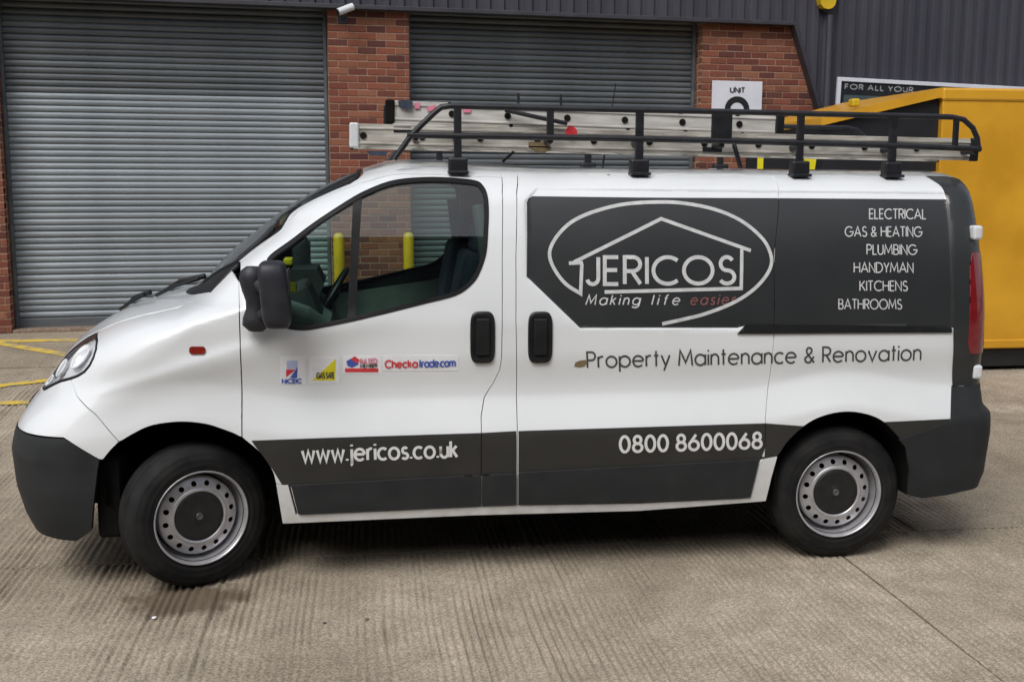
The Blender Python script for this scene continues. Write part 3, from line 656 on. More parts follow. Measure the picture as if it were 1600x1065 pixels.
def patch(dom,outline,holes=(),grid=.025,off=0.0,sgn=-1,rim=.018,extra=None,step=.02,gap=0.0,flat=False):
    if gap: outline=shrink(densify(outline,step),gap); 
    outline=densify(outline,step); holes=[densify(h,step) for h in holes]
    pts=list(outline); edges=[(i,(i+1)%len(outline)) for i in range(len(outline))]; loops=[(0,len(outline))]
    for h in holes:
        n0=len(pts); pts+=h; edges+=[(n0+i,n0+(i+1)%len(h)) for i in range(len(h))]; loops.append((n0,len(h)))
    P=np.array(outline); a0,b0=P.min(0); a1,b1=P.max(0)
    A,B=np.meshgrid(np.arange(a0+grid/2,a1,grid),np.arange(b0+grid/2,b1,grid)); q=np.stack([A.ravel(),B.ravel()],-1)
    if extra is not None and len(extra): q=np.concatenate([q,np.asarray(extra)])
    d=pol_sd(q[:,0],q[:,1],outline); k=d<-.3*min(grid,.02)
    for h in holes: k&=pol_sd(q[:,0],q[:,1],h)>.3*min(grid,.02)
    q=q[k]
    allp=[Vector((float(x),float(y))) for x,y in pts]+[Vector((float(x),float(y))) for x,y in q]
    r=delaunay_2d_cdt(allp,edges,[],0,1e-6)
    V=np.array([(v.x,v.y) for v in r[0]]); F=np.array([f for f in r[2] if len(f)==3],int)
    c=V[F].mean(1); ar=np.abs(np.cross(V[F[:,1]]-V[F[:,0]],V[F[:,2]]-V[F[:,0]]))
    k=(pol_sd(c[:,0],c[:,1],outline)<0)&(ar>1e-9)
    for h in holes: k&=pol_sd(c[:,0],c[:,1],h)>0
    F=F[k]
    n=normals(dom,V[:,0],V[:,1],sgn)
    if flat:   # side glass is plain curved sheet: it leans with height only
        sl=(mono(V[:,1]+.06,SZ,SY)-mono(V[:,1]-.06,SZ,SY))/.12; n=np.stack([0*sl,sgn+0*sl,sl],-1); n/=np.linalg.norm(n,axis=1,keepdims=True)
    P3=ev(dom,V[:,0],V[:,1],sgn)+n*off
    fn=np.cross(P3[F[:,1]]-P3[F[:,0]],P3[F[:,2]]-P3[F[:,0]]); flip=(fn*n[F].mean(1)).sum(1)<0
    F[flip]=F[flip][:,::-1]
    verts=[P3]; nr=[n]; faces=[F.tolist()]; base=len(P3)
    if rim:
        ec={}
        for f in F.tolist():
            for i in range(3):
                e=(f[i],f[(i+1)%3]); 
                if (e[1],e[0]) in ec: del ec[(e[1],e[0])]
                else: ec[e]=1
        bd=list(ec); ids=sorted({i for e in bd for i in e}); mp={v:i for i,v in enumerate(ids)}; R=len(ids)
        top=P3[ids]; low=top-n[ids]*rim; out=np.zeros((R,3))
        for a,b_ in bd:
            t=P3[b_]-P3[a]; o_=np.cross(t,n[a]); o_/=np.linalg.norm(o_)+1e-12; out[mp[a]]+=o_; out[mp[b_]]+=o_
        out/=np.linalg.norm(out,axis=1,keepdims=True)+1e-12
        # a softly rolled edge: the top ring keeps some of the panel normal
        verts+=[top,low]; nr+=[out*.8+n[ids]*.6,out]; faces.append([(base+mp[a],base+R+mp[a],base+R+mp[b_],base+mp[b_]) for a,b_ in bd])
    return np.concatenate(verts),[f for fs in faces for f in fs],np.concatenate(nr)
def panel(name,patches,mat,parent,label=None):
    V=[];F=[];Nn=[];o=0
    for v,f,n in patches:
        V.append(v); Nn.append(n); F+=[tuple(int(i)+o for i in q) for q in f]; o+=len(v)
    V=np.concatenate(V); Nn=np.concatenate(Nn); Nn/=np.linalg.norm(Nn,axis=1,keepdims=True)+1e-12
    me=bpy.data.meshes.new(name); me.from_pydata(V.tolist(),[],F); me.polygons.foreach_set('use_smooth',[True]*len(F)); me.update()
    me.normals_split_custom_set_from_vertices([tuple(map(float,x)) for x in Nn]); me.materials.append(mat)
    ob=link(name,me,parent)
    if label: ob['label']=label
    return ob
def PX(l): return [side(*q) for q in l]
def spline(P,k=4,closed=False):
    n=len(P); o=[]; P=[np.array(p) for p in P]
    for i in range(n if closed else n-1):
        p0=P[i-1] if (closed or i>0) else 2*P[0]-P[1]; p1=P[i]; p2=P[(i+1)%n]; p3=P[(i+2)%n] if (closed or i<n-2) else 2*P[-1]-P[-2]
        for j in range(k):
            t=j/k; o.append(tuple((.5*(2*p1+(p2-p0)*t+(2*p0-5*p1+4*p2-p3)*t*t+(3*p1-p0-3*p2+p3)*t**3)).tolist()))
    if not closed: o.append(tuple(P[-1].tolist()))
    return o
# the pressed window-shaped recess on the load side
_r=PX([(838,294),(1100,297),(1478,301),(1488,513),(1200,514),(906,513),(823,434),(820,315)])
RECESS.extend(_r)
sh_pts=[]
for x_ in np.arange(.36,4.7,.022):
    zl_=.865+.105*math.exp(-((x_-.80)/.33)**2)+.085*math.exp(-((x_-3.93)/.33)**2)
    sh_pts+=[(x_,zl_+d_) for d_ in (-.19,-.17,-.15,-.03,-.015,-.007,0,.007,.015,.03)]
    if x_<1.9: zc_=float(mono(x_,CRX,CRZ)); sh_pts+=[(x_,zc_+d_) for d_ in (-.024,-.012,0,.012,.024,.04)]
rec_pts=[]
for dd in(-.012,-.006,-.001,.005): rec_pts+=densify(shrink(densify(_r,.02),-dd),.02)
van=empty('panel_van',(2.38,YC,0)); tag(van,'white panel van with dark grey vinyl graphics and a ladder rack','van')
van_inv=Matrix.Translation((-2.38,-YC,0))
class _Par: pass
vroot=empty('tmp'); 
# contour lines
def K(y,z0,z1,n=24): 
    z=np.linspace(z0,z1,n); return list(zip(g_x(np.full(n,y),z).tolist(),z.tolist()))
def topline(pts): return [(x,float(z_s(x,y))) for x,y in pts]
_y,_z=np.meshgrid(np.arange(.47,.93,.03),np.arange(.24,1.2,.025)); nose_extra=list(zip(g_x(_y,_z).ravel().tolist(),_z.ravel().tolist()))
rear_extra=[]
for zz in np.arange(.30,1.92,.03):
    for f_ in (.10,.07,.045,.028,.016,.008,.003): rear_extra.append((float(RX(zz))-f_,zz))
top_extra=[]
for x_ in np.arange(1.0,4.66,.04):
    t_=float(T(x_))
    for f_ in (.012,.02,.03,.042,.056,.075,.1,.13): top_extra.append((x_,t_-f_))
ARF_=PX([(161,718),(172,704),(185,692),(213,675),(240,664),(281,659),(319,662),(349,671),(373,681),(395,697),(411,713),(425,735),(431,756)])
ARR_=PX([(1216,710),(1234,685),(1264,660),(1295,647),(1327,643),(1358,648),(1381,659),(1403,681)])
ARF=[ARF_[0],ARF_[1]]+spline(ARF_[1:],4)[1:]; ARR=spline(ARR_,4)
ARR2=PX([(1415,699),(1421,735),(1418,772)])
HEADR=[(.356,1.148),(.392,1.128),(.403,1.10),(.398,1.067),(.382,1.033),(.356,1.003),(.32,.98),(.278,.962),(.215,.939),(.16,.910),(.123,.888),(.090,.872)]
HOODE=[(.36,.515),(.46,.565),(.58,.612),(.75,.648),(.90,.655),(1.0,.642)]      # (X,|y|) bonnet side edge
DSEAM=PX([(373,440),(374,480),(376,560),(378,683)])
kz=.872
# ---- front bumper, nose cover, wings, lamps ----
for s_ in (-1,):
    pass
def both(f): return [f(-1),f(1)]
BT=[side(99,685),side(107,690),side(155,719)]
zb=BT[0][1]
bump_side=K(.46,.24,zb-.004,16)+[BT[0],BT[1],BT[2]]+PX([(152,735),(148,770),(145,800),(143,828)])+[(.30,.24)]
panel('front_bumper',both(lambda s:patch('xz',bump_side,off=.004,sgn=s,extra=nose_extra,rim=.03,step=.015))+[patch('yz',[(-.46,.24),(.46,.24),(.46,zb-.004),(-.46,zb-.004)],off=.004,grid=.04,rim=.03)],M['bumper'],vroot)
SEAMF=PX([(120,618),(150,648),(186,690)])
nose_side=K(.46,zb+.004,kz,8)+HEADR[::-1][:5]+SEAMF+[ARF_[1],ARF_[0],BT[2],BT[1],(BT[0][0],zb+.004)]
nose_side=[(x,z+.004 if (x,z) in BT else z) for x,z in nose_side]
panel('bumper_cover',both(lambda s:patch('xz',nose_side,gap=.0025,sgn=s,extra=nose_extra,step=.012))+[patch('yz',[(-.458,zb+.004),(.458,zb+.004),(.458,.925),(-.458,.925)],grid=.04)],M['paint'],vroot)
gr=panel('grille',[patch('yz',[(-.42,.74),(.42,.74),(.40,.84),(-.40,.84)],off=.002,grid=.03,rim=.006)],M['black'],vroot)
for zz in (.76,.785,.81): panel('grille_bar',[patch('yz',[(-.40,zz),(.40,zz),(.40,zz+.01),(-.40,zz+.01)],off=.006,grid=.05,rim=.006)],M['plastic'],gr)
panel('number_plate',[patch('yz',[(-.26,.50),(.26,.50),(.26,.61),(-.26,.61)],off=.014,grid=.06,rim=.01)],M['sticker'],vroot)
panel('lower_grille',[patch('yz',[(-.40,.30),(.40,.30),(.42,.44),(-.42,.44)],off=.010,grid=.06,rim=.006)],M['black'],vroot)
wing=topline(HOODE)+DSEAM+[q for q in ARF[::-1] if SEAMF[-1][0]+.01<q[0]<DSEAM[-1][0]-.01]+SEAMF[::-1]+HEADR[:8][::-1]
panel('front_wing',[patch('xz',wing,gap=.0025,extra=nose_extra+top_extra+sh_pts,step=.012,grid=.02)],M['paint'],vroot)
panel('front_wing',[patch('xz',wing,gap=.0025,extra=nose_extra+top_extra,step=.012,sgn=1)],M['paint'],vroot)
head=K(.46,kz,1.12,12)+[(float(.36),float(z_s(.36,.515)))]+HEADR
for s_ in(-1,1):
    hp=shrink(densify(head,.015),.004)
    hl=panel('headlight',[patch('xz',hp,off=-.022,sgn=s_,rim=-.020,extra=nose_extra,step=.012)],M['chrome'],vroot)
    panel('lens',[patch('xz',hp,off=0.0,sgn=s_,rim=.035,extra=nose_extra,step=.012)],M['lens'],hl)
    # lamp bowls behind the lens
    for (bx_,bz_,br) in ((.315,1.055,.062),(.20,.985,.045),(.125,.915,.030)):
        yb=YC+s_*(float(half(bx_,bz_))-.017); mb=MB(); nn=normals('xz',np.array([bx_]),np.array([bz_]),s_)[0]
        mb.lathe([(br,0),(br*.96,.006),(br*.8,-.012),(br*.45,-.026),(br*.2,-.03),(0,-.03)],24,axis='z')
        mxl=Matrix.Translation((bx_,yb,bz_))@Vector(nn).to_track_quat('Z','Y').to_matrix().to_4x4(); o=mb.build('lamp_bowl',M['chrome'],hl); o.matrix_local=mxl
        mb=MB(); mb.lathe([(br*1.06,.002),(br*1.04,.008),(br*.97,.006)],24,axis='z'); o2=mb.build('lamp_ring',M['hinge'],hl); o2.matrix_local=mxl
    ring=densify(hp,.012); inner=shrink(ring,.005); panel('lamp_seal',[patch('xz',ring,holes=[inner],off=.001,sgn=s_,rim=.01,step=.012,grid=.05)],M['plastic'],hl)
# side repeater
for s_ in (-1,1):
    r0=PX([(296,543),(299,541),(318,541),(321,544),(321,550),(318,553),(299,553),(296,550)]); panel('side_repeater',[patch('xz',r0,off=.008,sgn=s_,rim=.01,grid=.02)],M['orange'],vroot)
# bonnet, scuttle, windscreen, roof (X,Y domain)
yy=np.linspace(-.458,.458,17); fr=[(float(g_x(abs(v),.932)),float(v)) for v in yy]
kk=[(x,.46) for x,z in K(.46,.94,1.12,6)]
def mirror(l): return [(x,-y) for x,y in l]
he=HOODE[:-1]
rear_h=[(.70+.20*(v/.655)**2,v) for v in np.linspace(.655,-.655,15)]
hood=fr+kk+he[:-1]+rear_h+mirror(he[:-1])[::-1]+mirror(kk)[::-1]
panel('bonnet',[patch('xy',hood,gap=.003,grid=.035)],M['paint'],vroot)
base_w=[(.775+.25*(v/.60)**2,v) for v in np.linspace(-.60,.60,17)]
cowl=[(.706+.20*(v/.655)**2,v) for v in np.linspace(-.63,.63,17)]+base_w[::-1]
panel('scuttle',[patch('xy',cowl,grid=.03,off=-.004)],M['black'],vroot)
scr=base_w+[(1.3,.605),(1.5,.605),(1.56,.59),(1.59,.54),(1.605,.40),(1.612,0),(1.605,-.40),(1.59,-.54),(1.56,-.59),(1.5,-.605),(1.3,-.605)]
scr_i=shrink(densify(scr,.03),.020)
panel('windscreen',[patch('xy',scr_i,off=-.004,grid=.04,rim=0)],M['glass'],vroot)
panel('windscreen_seal',[patch('xy',shrink(densify(scr,.03),.003),holes=[scr_i],off=0,grid=.1,rim=.012)],M['seal'],vroot)
roof=[(1.62,-.5),(1.615,0),(1.62,.5),(1.60,.56),(1.56,.598)]+[(x,.60) for x in np.arange(1.65,4.6,.15)]+[(4.668,.56),(4.672,0),(4.668,-.56)]+[(x,-.60) for x in np.arange(4.5,1.6,-.15)]+[(1.56,-.598),(1.60,-.56)]
panel('roof',[patch('xy',roof,grid=.07,rim=.01)],M['paint'],vroot)
# cant rail between door top and windscreen / roof
for s_ in(-1,1):
    XT_=side(785,300)[0]+.012; rail=[(x,s_*.602) for x in list(np.arange(1.03,XT_,.04))+[XT_]]+[(x,s_*.634) for x in list(np.arange(XT_,1.0,-.04))]
    panel('cant_rail',[patch('xy',rail,grid=.015,rim=.008,step=.03)],M['paint'],vroot)
# ---- front door ----

XD=side(785,400)[0]
drear=PX([(752,789),(752,700),(752,650),(757,620),(771,598),(781,578),(784,560),(785,500),(785,400),(785,300)])
XT=drear[-1][0]+.012; dtop=[(x,float(z_s(x,.637))) for x in np.arange(XT,1.02,-.04)]
door=PX([(437,757),(452,757),(464,802),(600,796)])+drear+dtop+[(DSEAM[0][0]-.0,float(z_s(1.01,.64)))]+DSEAM+[q for q in ARF if q[0]>DSEAM[-1][0]+.01]
WINP=[(416,412),(423,398),(456,374),(497,343),(552,308),(580,294),(607,284),(635,279),(676,277),(717,279),(745,283),(756,292),(762,306),(764,330),(763,360),(760,396),(750,426),(737,445),(712,462),(662,475),(607,489),(552,502),(508,511),(478,516),(451,514),(432,506),(421,492),(415,465),(413,435)]
WIN=spline(PX(WINP),5,True)
win_in=shrink(densify(WIN,.012),.020)
bar_a,bar_b=np.array(side(558.5,307)),np.array(side(549,502)); bd_=(bar_b-bar_a)/np.linalg.norm(bar_b-bar_a); bn=np.array([-bd_[1],bd_[0]]); bn*=np.sign(bn[0])
for s_ in (-1,1):
    d_=panel('front_door',[patch('xz',door,holes=[WIN],gap=.0028,grid=.022,sgn=s_,extra=top_extra+sh_pts,step=.015)],M['paint'],vroot)
    panel('window_seal',[patch('xz',shrink(densify(WIN,.012),.0005),holes=[win_in],off=.003,grid=.1,rim=.02,sgn=s_,step=.012)],M['seal'],d_)
    barp=[tuple(bar_a+bn*.019),tuple(bar_b+bn*.019),tuple(bar_b-bn*.019),tuple(bar_a-bn*.019)]
    panel('window_bar',[patch('xz',barp,off=.0,grid=.05,rim=.015,sgn=s_)],M['seal'],d_)
    pin=shrink(densify(WIN,.012),.012)
    panel('window_pane',[patch('xz',clip(pin,bar_a,-bn),off=-.010,grid=.05,rim=0,sgn=s_,flat=True)],M['glass'],d_)
    panel('window_pane',[patch('xz',clip(pin,bar_a,bn),off=-.010,grid=.05,rim=0,sgn=s_,flat=True)],M['glass'],d_)
    if s_==-1: front_door=d_
def handle(cx,cy,parent):
    X,Z=side(cx,cy); n=normals('xz',np.array([X]),np.array([Z]),-1)[0]; Y=YC-float(half(X,Z))
    mb=MB(); ol=[]
    for i in range(40):
        q=2*math.pi*i/40; c_,s2=math.cos(q),math.sin(q); ol.append((math.copysign(abs(c_)**.5,c_)*.058,math.copysign(abs(s2)**.42,s2)*.122))
    rings=[(1.0,.000),(.99,.008),(.90,.012),(.80,.008),(.62,.006)]
    vs=[(X+x*k,Y-h,Z+z*k) for k,h in rings for x,z in ol]; fs=[(r*40+i,r*40+(i+1)%40,(r+1)*40+(i+1)%40,(r+1)*40+i) for r in range(4) for i in range(40)]+[tuple(160+i for i in range(40))]
    mb.add(vs,fs,True); h=mb.build('handle',M['black'],parent)
    mb=MB(); mb.box((X,Y-.014,Z+.005),(.062,.020,.17),bev=.009); mb.build('grip',M['black'],h)
handle(754,527,front_door)
# ---- sliding door and body side ----
sl_l=PX([(808,787),(808,700),(807,600),(806,500),(806,400),(807,300),(808,272)])
sl_t=PX([(1000,273),(1208,276)])
sl_r=PX([(1209,400),(1210,518),(1203,590),(1196,655),(1195,700)])
slide=sl_l+sl_t+sl_r+PX([(1187,716),(1172,776),(1000,784)])
body=sl_l+sl_t+sl_r+PX([(1190,714)])+ARR+PX([(1485,655),(1487,602)])
rz=[float(z) for z in np.arange(.87,1.86,.045)]
body+= [(float(RX(.86))-.001,body[-1][1])]+[(float(RX(z))-.001,z) for z in rz]
btop=[(x,float(z_s(x,.598))) for x in list(np.arange(4.66,XT+.02,-.05))+[XT]]+[(XT,float(z_s(XT,.637)))]
body+=btop+drear[::-1]
for s_ in(-1,1):
    b_=panel('body_side',[patch('xz',body,gap=.0015,grid=.022,sgn=s_,extra=rec_pts+rear_extra+top_extra+sh_pts,step=.015)],M['paint'],vroot)
    d_=panel('sliding_door',[patch('xz',slide,gap=.0028,grid=.022,sgn=s_,extra=rec_pts+top_extra+sh_pts,step=.015)],M['paint'],vroot)
    sill=PX([(432,757),(450,757),(462,804),(600,798),(752,791),(808,789),(1000,786),(1173,778),(1189,717),(1214,713),(1205,745),(1196,782),(1000,797),(740,804),(442,817)])
    panel('sill',[patch('xz',sill,grid=.03,sgn=s_,off=.003,rim=.03)],M['paint'],vroot)
    if s_==-1: body_side,sliding_door=b_,d_
handle(844,527,sliding_door)
# track slot
slot=PX([(1152,521),(1166,506),(1300,507),(1486,510),(1486,519),(1300,520),(1200,521)])
panel('door_track',[patch('xz',slot,off=.009,grid=.03,rim=.01)],M['black'],body_side)
# vinyl: each panel carries its own piece
def at_z(line,Z):
    l=sorted(line,key=lambda q:q[1]); return float(np.interp(Z,[q[1] for q in l],[q[0] for q in l]))
def edge(line,zs_,dx): return [(at_z(line,z)+dx,z) for z in zs_]
def vinyl(name,poly,par,mat='vinyl',off=.0025,**k): return panel(name,[patch('xz',poly,off=off,rim=k.pop('rim',.0015),grid=k.pop('grid',.022),extra=k.pop('extra',None),step=.015)],M[mat],par)
xs_=[q for q in sl_r]
_zt,_zb=side(1208,310)[1],side(1209,512)[1]; _zz=np.linspace(_zt,_zb,9)
V1=PX([(832,307),(1000,309)])+edge(sl_r+sl_t[-1:],_zz,-.0024)+PX([(1166,507),(1152,512),(906,512),(823,432),(823,316),(826,310)])
vinyl('vinyl_panel',V1,sliding_door,extra=rec_pts,rim=.014)
V2=PX([(1486,312),(1491,512),(1300,510)])+edge(sl_r+sl_t[-1:],_zz[::-1],.0011)
vinyl('vinyl_panel',V2,body_side,extra=rec_pts,rim=.014)
# dark wrapped rear corner
cx0=side(1482,330)[0]
corner=[(side(1488,602)[0],side(1488,602)[1]-.003),(side(1489,520)[0],side(1489,520)[1]),(side(1484,400)[0],side(1484,400)[1]),(cx0,side(1482,320)[1]),(cx0-.005,1.84),(cx0-.03,float(z_s(cx0-.03,.60)))]+[(x,float(z_s(x,.60))) for x in np.arange(cx0,4.655,.03)]+[(float(RX(z))-.0015,z) for z in rz[::-1]]+[(float(RX(.86))-.0015,side(1488,602)[1]-.003)]
vinyl('vinyl_corner',corner,body_side,extra=rear_extra+top_extra,off=.0042)
_za,_zc=side(752,676)[1],side(752,742)[1]
L1=PX([(393,688),(500,684)])+edge(drear,np.linspace(_za,_zc,4),-.0024)+PX([(600,751),(443,760),(426,733),(412,713),(399,697)])
vinyl('vinyl_band',L1,front_door,'vinyl_low',rim=.014)
L2=PX([(806.5,673),(806.5,740)])+edge(drear,np.linspace(_zc,_za,4),.0011); vinyl('vinyl_band',L2,body_side,'vinyl_low',rim=.014)
_zd,_ze=side(1196,661)[1],side(1195,702)[1]
L3=PX([(810,673),(1000,667)])+edge(sl_r,np.linspace(_zd,_ze,4),-.0024)+PX([(1194.6,701),(1187,717),(1000,728),(810,738)]); vinyl('vinyl_band',L3,sliding_door,'vinyl_low',rim=.014)
L4=PX([(1188.5,716.5)])+edge(sl_r,np.linspace(side(1195,716)[1],_zd,4),.0011)+[(q[0]-.001,q[1]) for q in ARR[::-1] if q[0]<side(1258,661)[0]]; vinyl('vinyl_band',L4,body_side,'vinyl_low',rim=.014)
L5=[(q[0]+.001,q[1]) for q in ARR if q[0]>side(1380,659)[0]]+PX([(1408,686),(1484,660),(1484,654)]); vinyl('vinyl_band',L5,body_side,'vinyl_low',rim=.014)
# rub strips
for par,pl in ((front_door,[(455,757),(600,749),(751,741),(751,788),(600,795),(466,801)]),(body_side,[(753.2,741),(806,738.5),(806,786),(753.2,788)]),(sliding_door,[(810,737),(1000,727),(1184,717),(1171,774),(1000,782),(810,786)])):
    panel('rub_strip',[patch('xz',PX(pl),off=.014,grid=.03,rim=.016,step=.02)],M['plastic'],par)
    a=PX(pl)
# rear bumper, tail lamp, hinges, rear doors
rb=PX([(1405,686),(1415,699),(1421,735),(1418,772),(1440,777),(1480,772),(1505,766)])
rb+=[(float(RX(z))-.002,z) for z in np.arange(rb[-1][1]+.02,.85,.03)]+[(float(RX(.86))-.002,.862),(side(1488,604)[0],side(1488,604)[1]),side(1485,657)]
for s_ in(-1,1): 
    panel('rear_bumper',[patch('xz',rb,off=.007,grid=.025,rim=.03,sgn=s_,extra=rear_extra,step=.015)],M['bumper'],vroot)
    # tail lamp wraps the corner
    zt0,zt1=side(1517,552)[1],side(1517,395)[1]; xl=side(1514,470)[0]
    tl=[(xl+.016,zt0),(float(RX(zt0))-.003,zt0+.0)]+[(float(RX(z))-.003,z) for z in np.linspace(zt0+.02,zt1,10)]+[(xl+.025,zt1),(xl+.008,zt1-.06),(xl,zt0+.20),(xl,zt0+.05)]
    panel('tail_light',[patch('xz',tl,off=.009,grid=.02,rim=.012,sgn=s_,extra=rear_extra,step=.012)],M['red_lens'],vroot)
    for (px_,py_) in ((1526,363),(1528,581)):
        X,Z=side(1520,py_); mb=MB(); mb.box((float(RX(Z))-.092,YC+s_*(YC-(.12 if py_<400 else .085)),Z),(.050,.06,.070),bev=.012); mb.build('hinge',M['hinge'],vroot)
rear_in=[(-.60*.952*1.0,.34),(.60*.952,.34),(.60*.9,1.85),(.5,1.90),(-.5,1.90),(-.60*.9,1.85)]
for s_ in(-1,1):
    rd=[(.004*s_,.36),(s_*.585,.36),(s_*.575,1.3),(s_*.535,1.80),(s_*.50,1.88),(.004*s_,1.89)]
    panel('rear_door',[patch('rear',rd,grid=.1,rim=.02)],M['paint'],vroot)
panel('rear_bumper_beam',[patch('rear',[(-.60,.28),(.60,.28),(.60,.66),(-.60,.66)],grid=.1,rim=.03,off=.012)],M['bumper'],vroot)
# dark inner shell behind the shut lines, floor pan, arch liners
inner_o=PX([(437,757),(600,800)])+PX([(752,795),(1000,786),(1190,716)])+ARR+[(4.45,.80),(4.56,.90)]+[(4.56,z) for z in(1.2,1.5,1.7)]+[(4.5,1.84),(3.4,1.86),(2.3,1.87)]+[(x,float(z_s(x,.70))-.02) for x in np.arange(2.0,1.1,-.1)]+PX([(385,440),(388,560),(388,680)])+ARF_[-4:]
winh=shrink(densify(WIN,.02),-.004)
for s_ in(-1,1): panel('inner_frame',[patch('xz',inner_o,holes=[winh],off=-.030,grid=.06,rim=0,sgn=s_)],M['cabin'],vroot)
fl=MB(); fl.box((2.40,YC,.30),(2.2,1.72,.06)); fl.box((2.4,YC,.24),(4.0,1.0,.10)); fl.box((.45,YC,.55),(.55,1.0,.5)); fl.box((4.45,YC,.5),(.3,1.1,.5)); fl.build('underbody',M['dark'],vroot)
def liner(arc_,ax,z0,z1,name='arch_liner'):
    for s_ in(-1,1):
        mb=MB(); vs=[]
        pts=[(arc_[0][0],z0)]+list(arc_)+[(arc_[-1][0],z1)]
        for (x,z) in pts:
            h=float(half(x,min(max(z,.3),1.0))); vs+=[(x,YC+s_*(h-.008),z),(x,YC+s_*(h-.40),z)]
        n=len(pts); mb.add(vs,[(2*i,2*i+1,2*i+3,2*i+2) for i in range(n-1)],True)
        mb.add([(x,YC+s_*(.50),z) for x,z in pts],[tuple(range(n))]); mb.build(name,M['dark'],vroot)
liner(ARF,.83,.40,.30); liner(ARR+ARR2,3.93,.30,.32)
for s_ in(-1,1):
    mb=MB(); mb.box((.445,YC+s_*(YC-.29),.430),(.11,.44,.38),bev=.02); mb.build('splash_shield',M['dark'],vroot)
# ---- wheels ----
def wheel(loc,rz,flip=1):
    root=empty('wheel',loc,rz,vroot)
    t=MB(); prof=[(.205,.080),(.216,.094),(.222,.099),(.230,.1025),(.232,.1010),(.238,.1045),(.250,.1062),(.252,.1050),(.268,.1065),(.284,.1040),(.286,.1022),(.298,.1000),(.308,.0955),(.309,.0935),(.316,.0890),(.3175,.0865),(.326,.075),(.331,.055)]
    tread=[(.332,.052),(.332,.030),(.324,.028),(.324,.020),(.3325,.018),(.3325,.004),(.3245,.003)]
    full=prof+tread; full=[(r,-h) for r,h in full]+[(r,h) for r,h in reversed(full)]
    t.lathe(full,72); t.build('tyre',M['tyre'],root)
    r=MB(); r.lathe([(.214,-.088),(.2195,-.101),(.2215,-.106),(.2195,-.109),(.2150,-.107),(.2115,-.101),(.2085,-.092),(.2065,-.060),(.2050,-.010),(.1900,.006),(.170,.010)],64)
    r.lathe([(.134,-.068),(.126,-.074),(.119,-.074),(.112,-.060)],64)
    nh=16; H=[[(.156*math.cos(2*math.pi*(i+.3)/nh)+.0125*math.cos(a),.156*math.sin(2*math.pi*(i+.3)/nh)+.0125*math.sin(a)) for a in np.linspace(0,2*math.pi,12,endpoint=False)] for i in range(nh)]
    n=96; oc=[(.180*math.cos(2*math.pi*i/n),.180*math.sin(2*math.pi*i/n)) for i in range(n)]; ic=[(.134*math.cos(2*math.pi*i/n),.134*math.sin(2*math.pi*i/n)) for i in range(n)]
    pts=oc+ic; ed=[(i,(i+1)%n) for i in range(n)]+[(n+i,n+(i+1)%n) for i in range(n)]
    for h in H:
        b0=len(pts); pts+=h; ed+=[(b0+i,b0+(i+1)%12) for i in range(12)]
    dt=delaunay_2d_cdt([Vector(p) for p in pts],ed,[],0,1e-6); V=np.array([(v.x,v.y) for v in dt[0]]); F=[f for f in dt[2] if len(f)==3]
    def yv(p): rr=math.hypot(*p); return (-.052-.016*math.sin(math.pi*min(1,(.178-rr)/.044)/2)) if rr<.1781 else -.052
    keep=[]
    for f in F:
        c=V[list(f)].mean(0); rr=math.hypot(*c)
        if .133<rr<.181 and all(math.hypot(c[0]-.156*math.cos(2*math.pi*(i+.3)/nh),c[1]-.156*math.sin(2*math.pi*(i+.3)/nh))>.0121 for i in range(nh)): keep.append(tuple(f))
    r.add([(p[0],yv(p),p[1]) for p in V],keep,True)
    r.lathe([(.1798,-.0520),(.1825,-.0485),(.1835,-.040),(.1835,.004)],64)
    r.build('rim',M['steel'],root)
    c=MB(); c.lathe([(.114,-.050),(.1145,-.068),(.109,-.073),(.092,-.069),(.060,-.066),(.036,-.067),(.028,-.071),(.020,-.073),(0,-.073)],48); cp=c.build('centre_cap',M['cap'],root)
    c=MB(); c.lathe([(.017,-.072),(.017,-.0755),(.0125,-.0765),(.011,-.0742),(.0,-.0742)],20); c.build('cap_emblem',M['emblem'],root)
    b=MB(); b.lathe([(0,-.005),(.19,-.005),(.19,.05)],40); b.build('brake_drum',M['dark'],root)
    if flip<0: root.rotation_euler=(0,0,rz+math.pi)
    return root
wheel((3.931,.155,.331),0); wheel((.812,.130,.331),math.radians(27)); wheel((3.931,2*YC-.155,.331),0,-1); wheel((.85,2*YC-.15,.331),math.radians(24),-1)
mf=MB(); mf.box((1.21,.16,.36),(.012,.24,.22),bev=.004); mf.box((4.24,.16,.34),(.012,.24,.16),bev=.004)
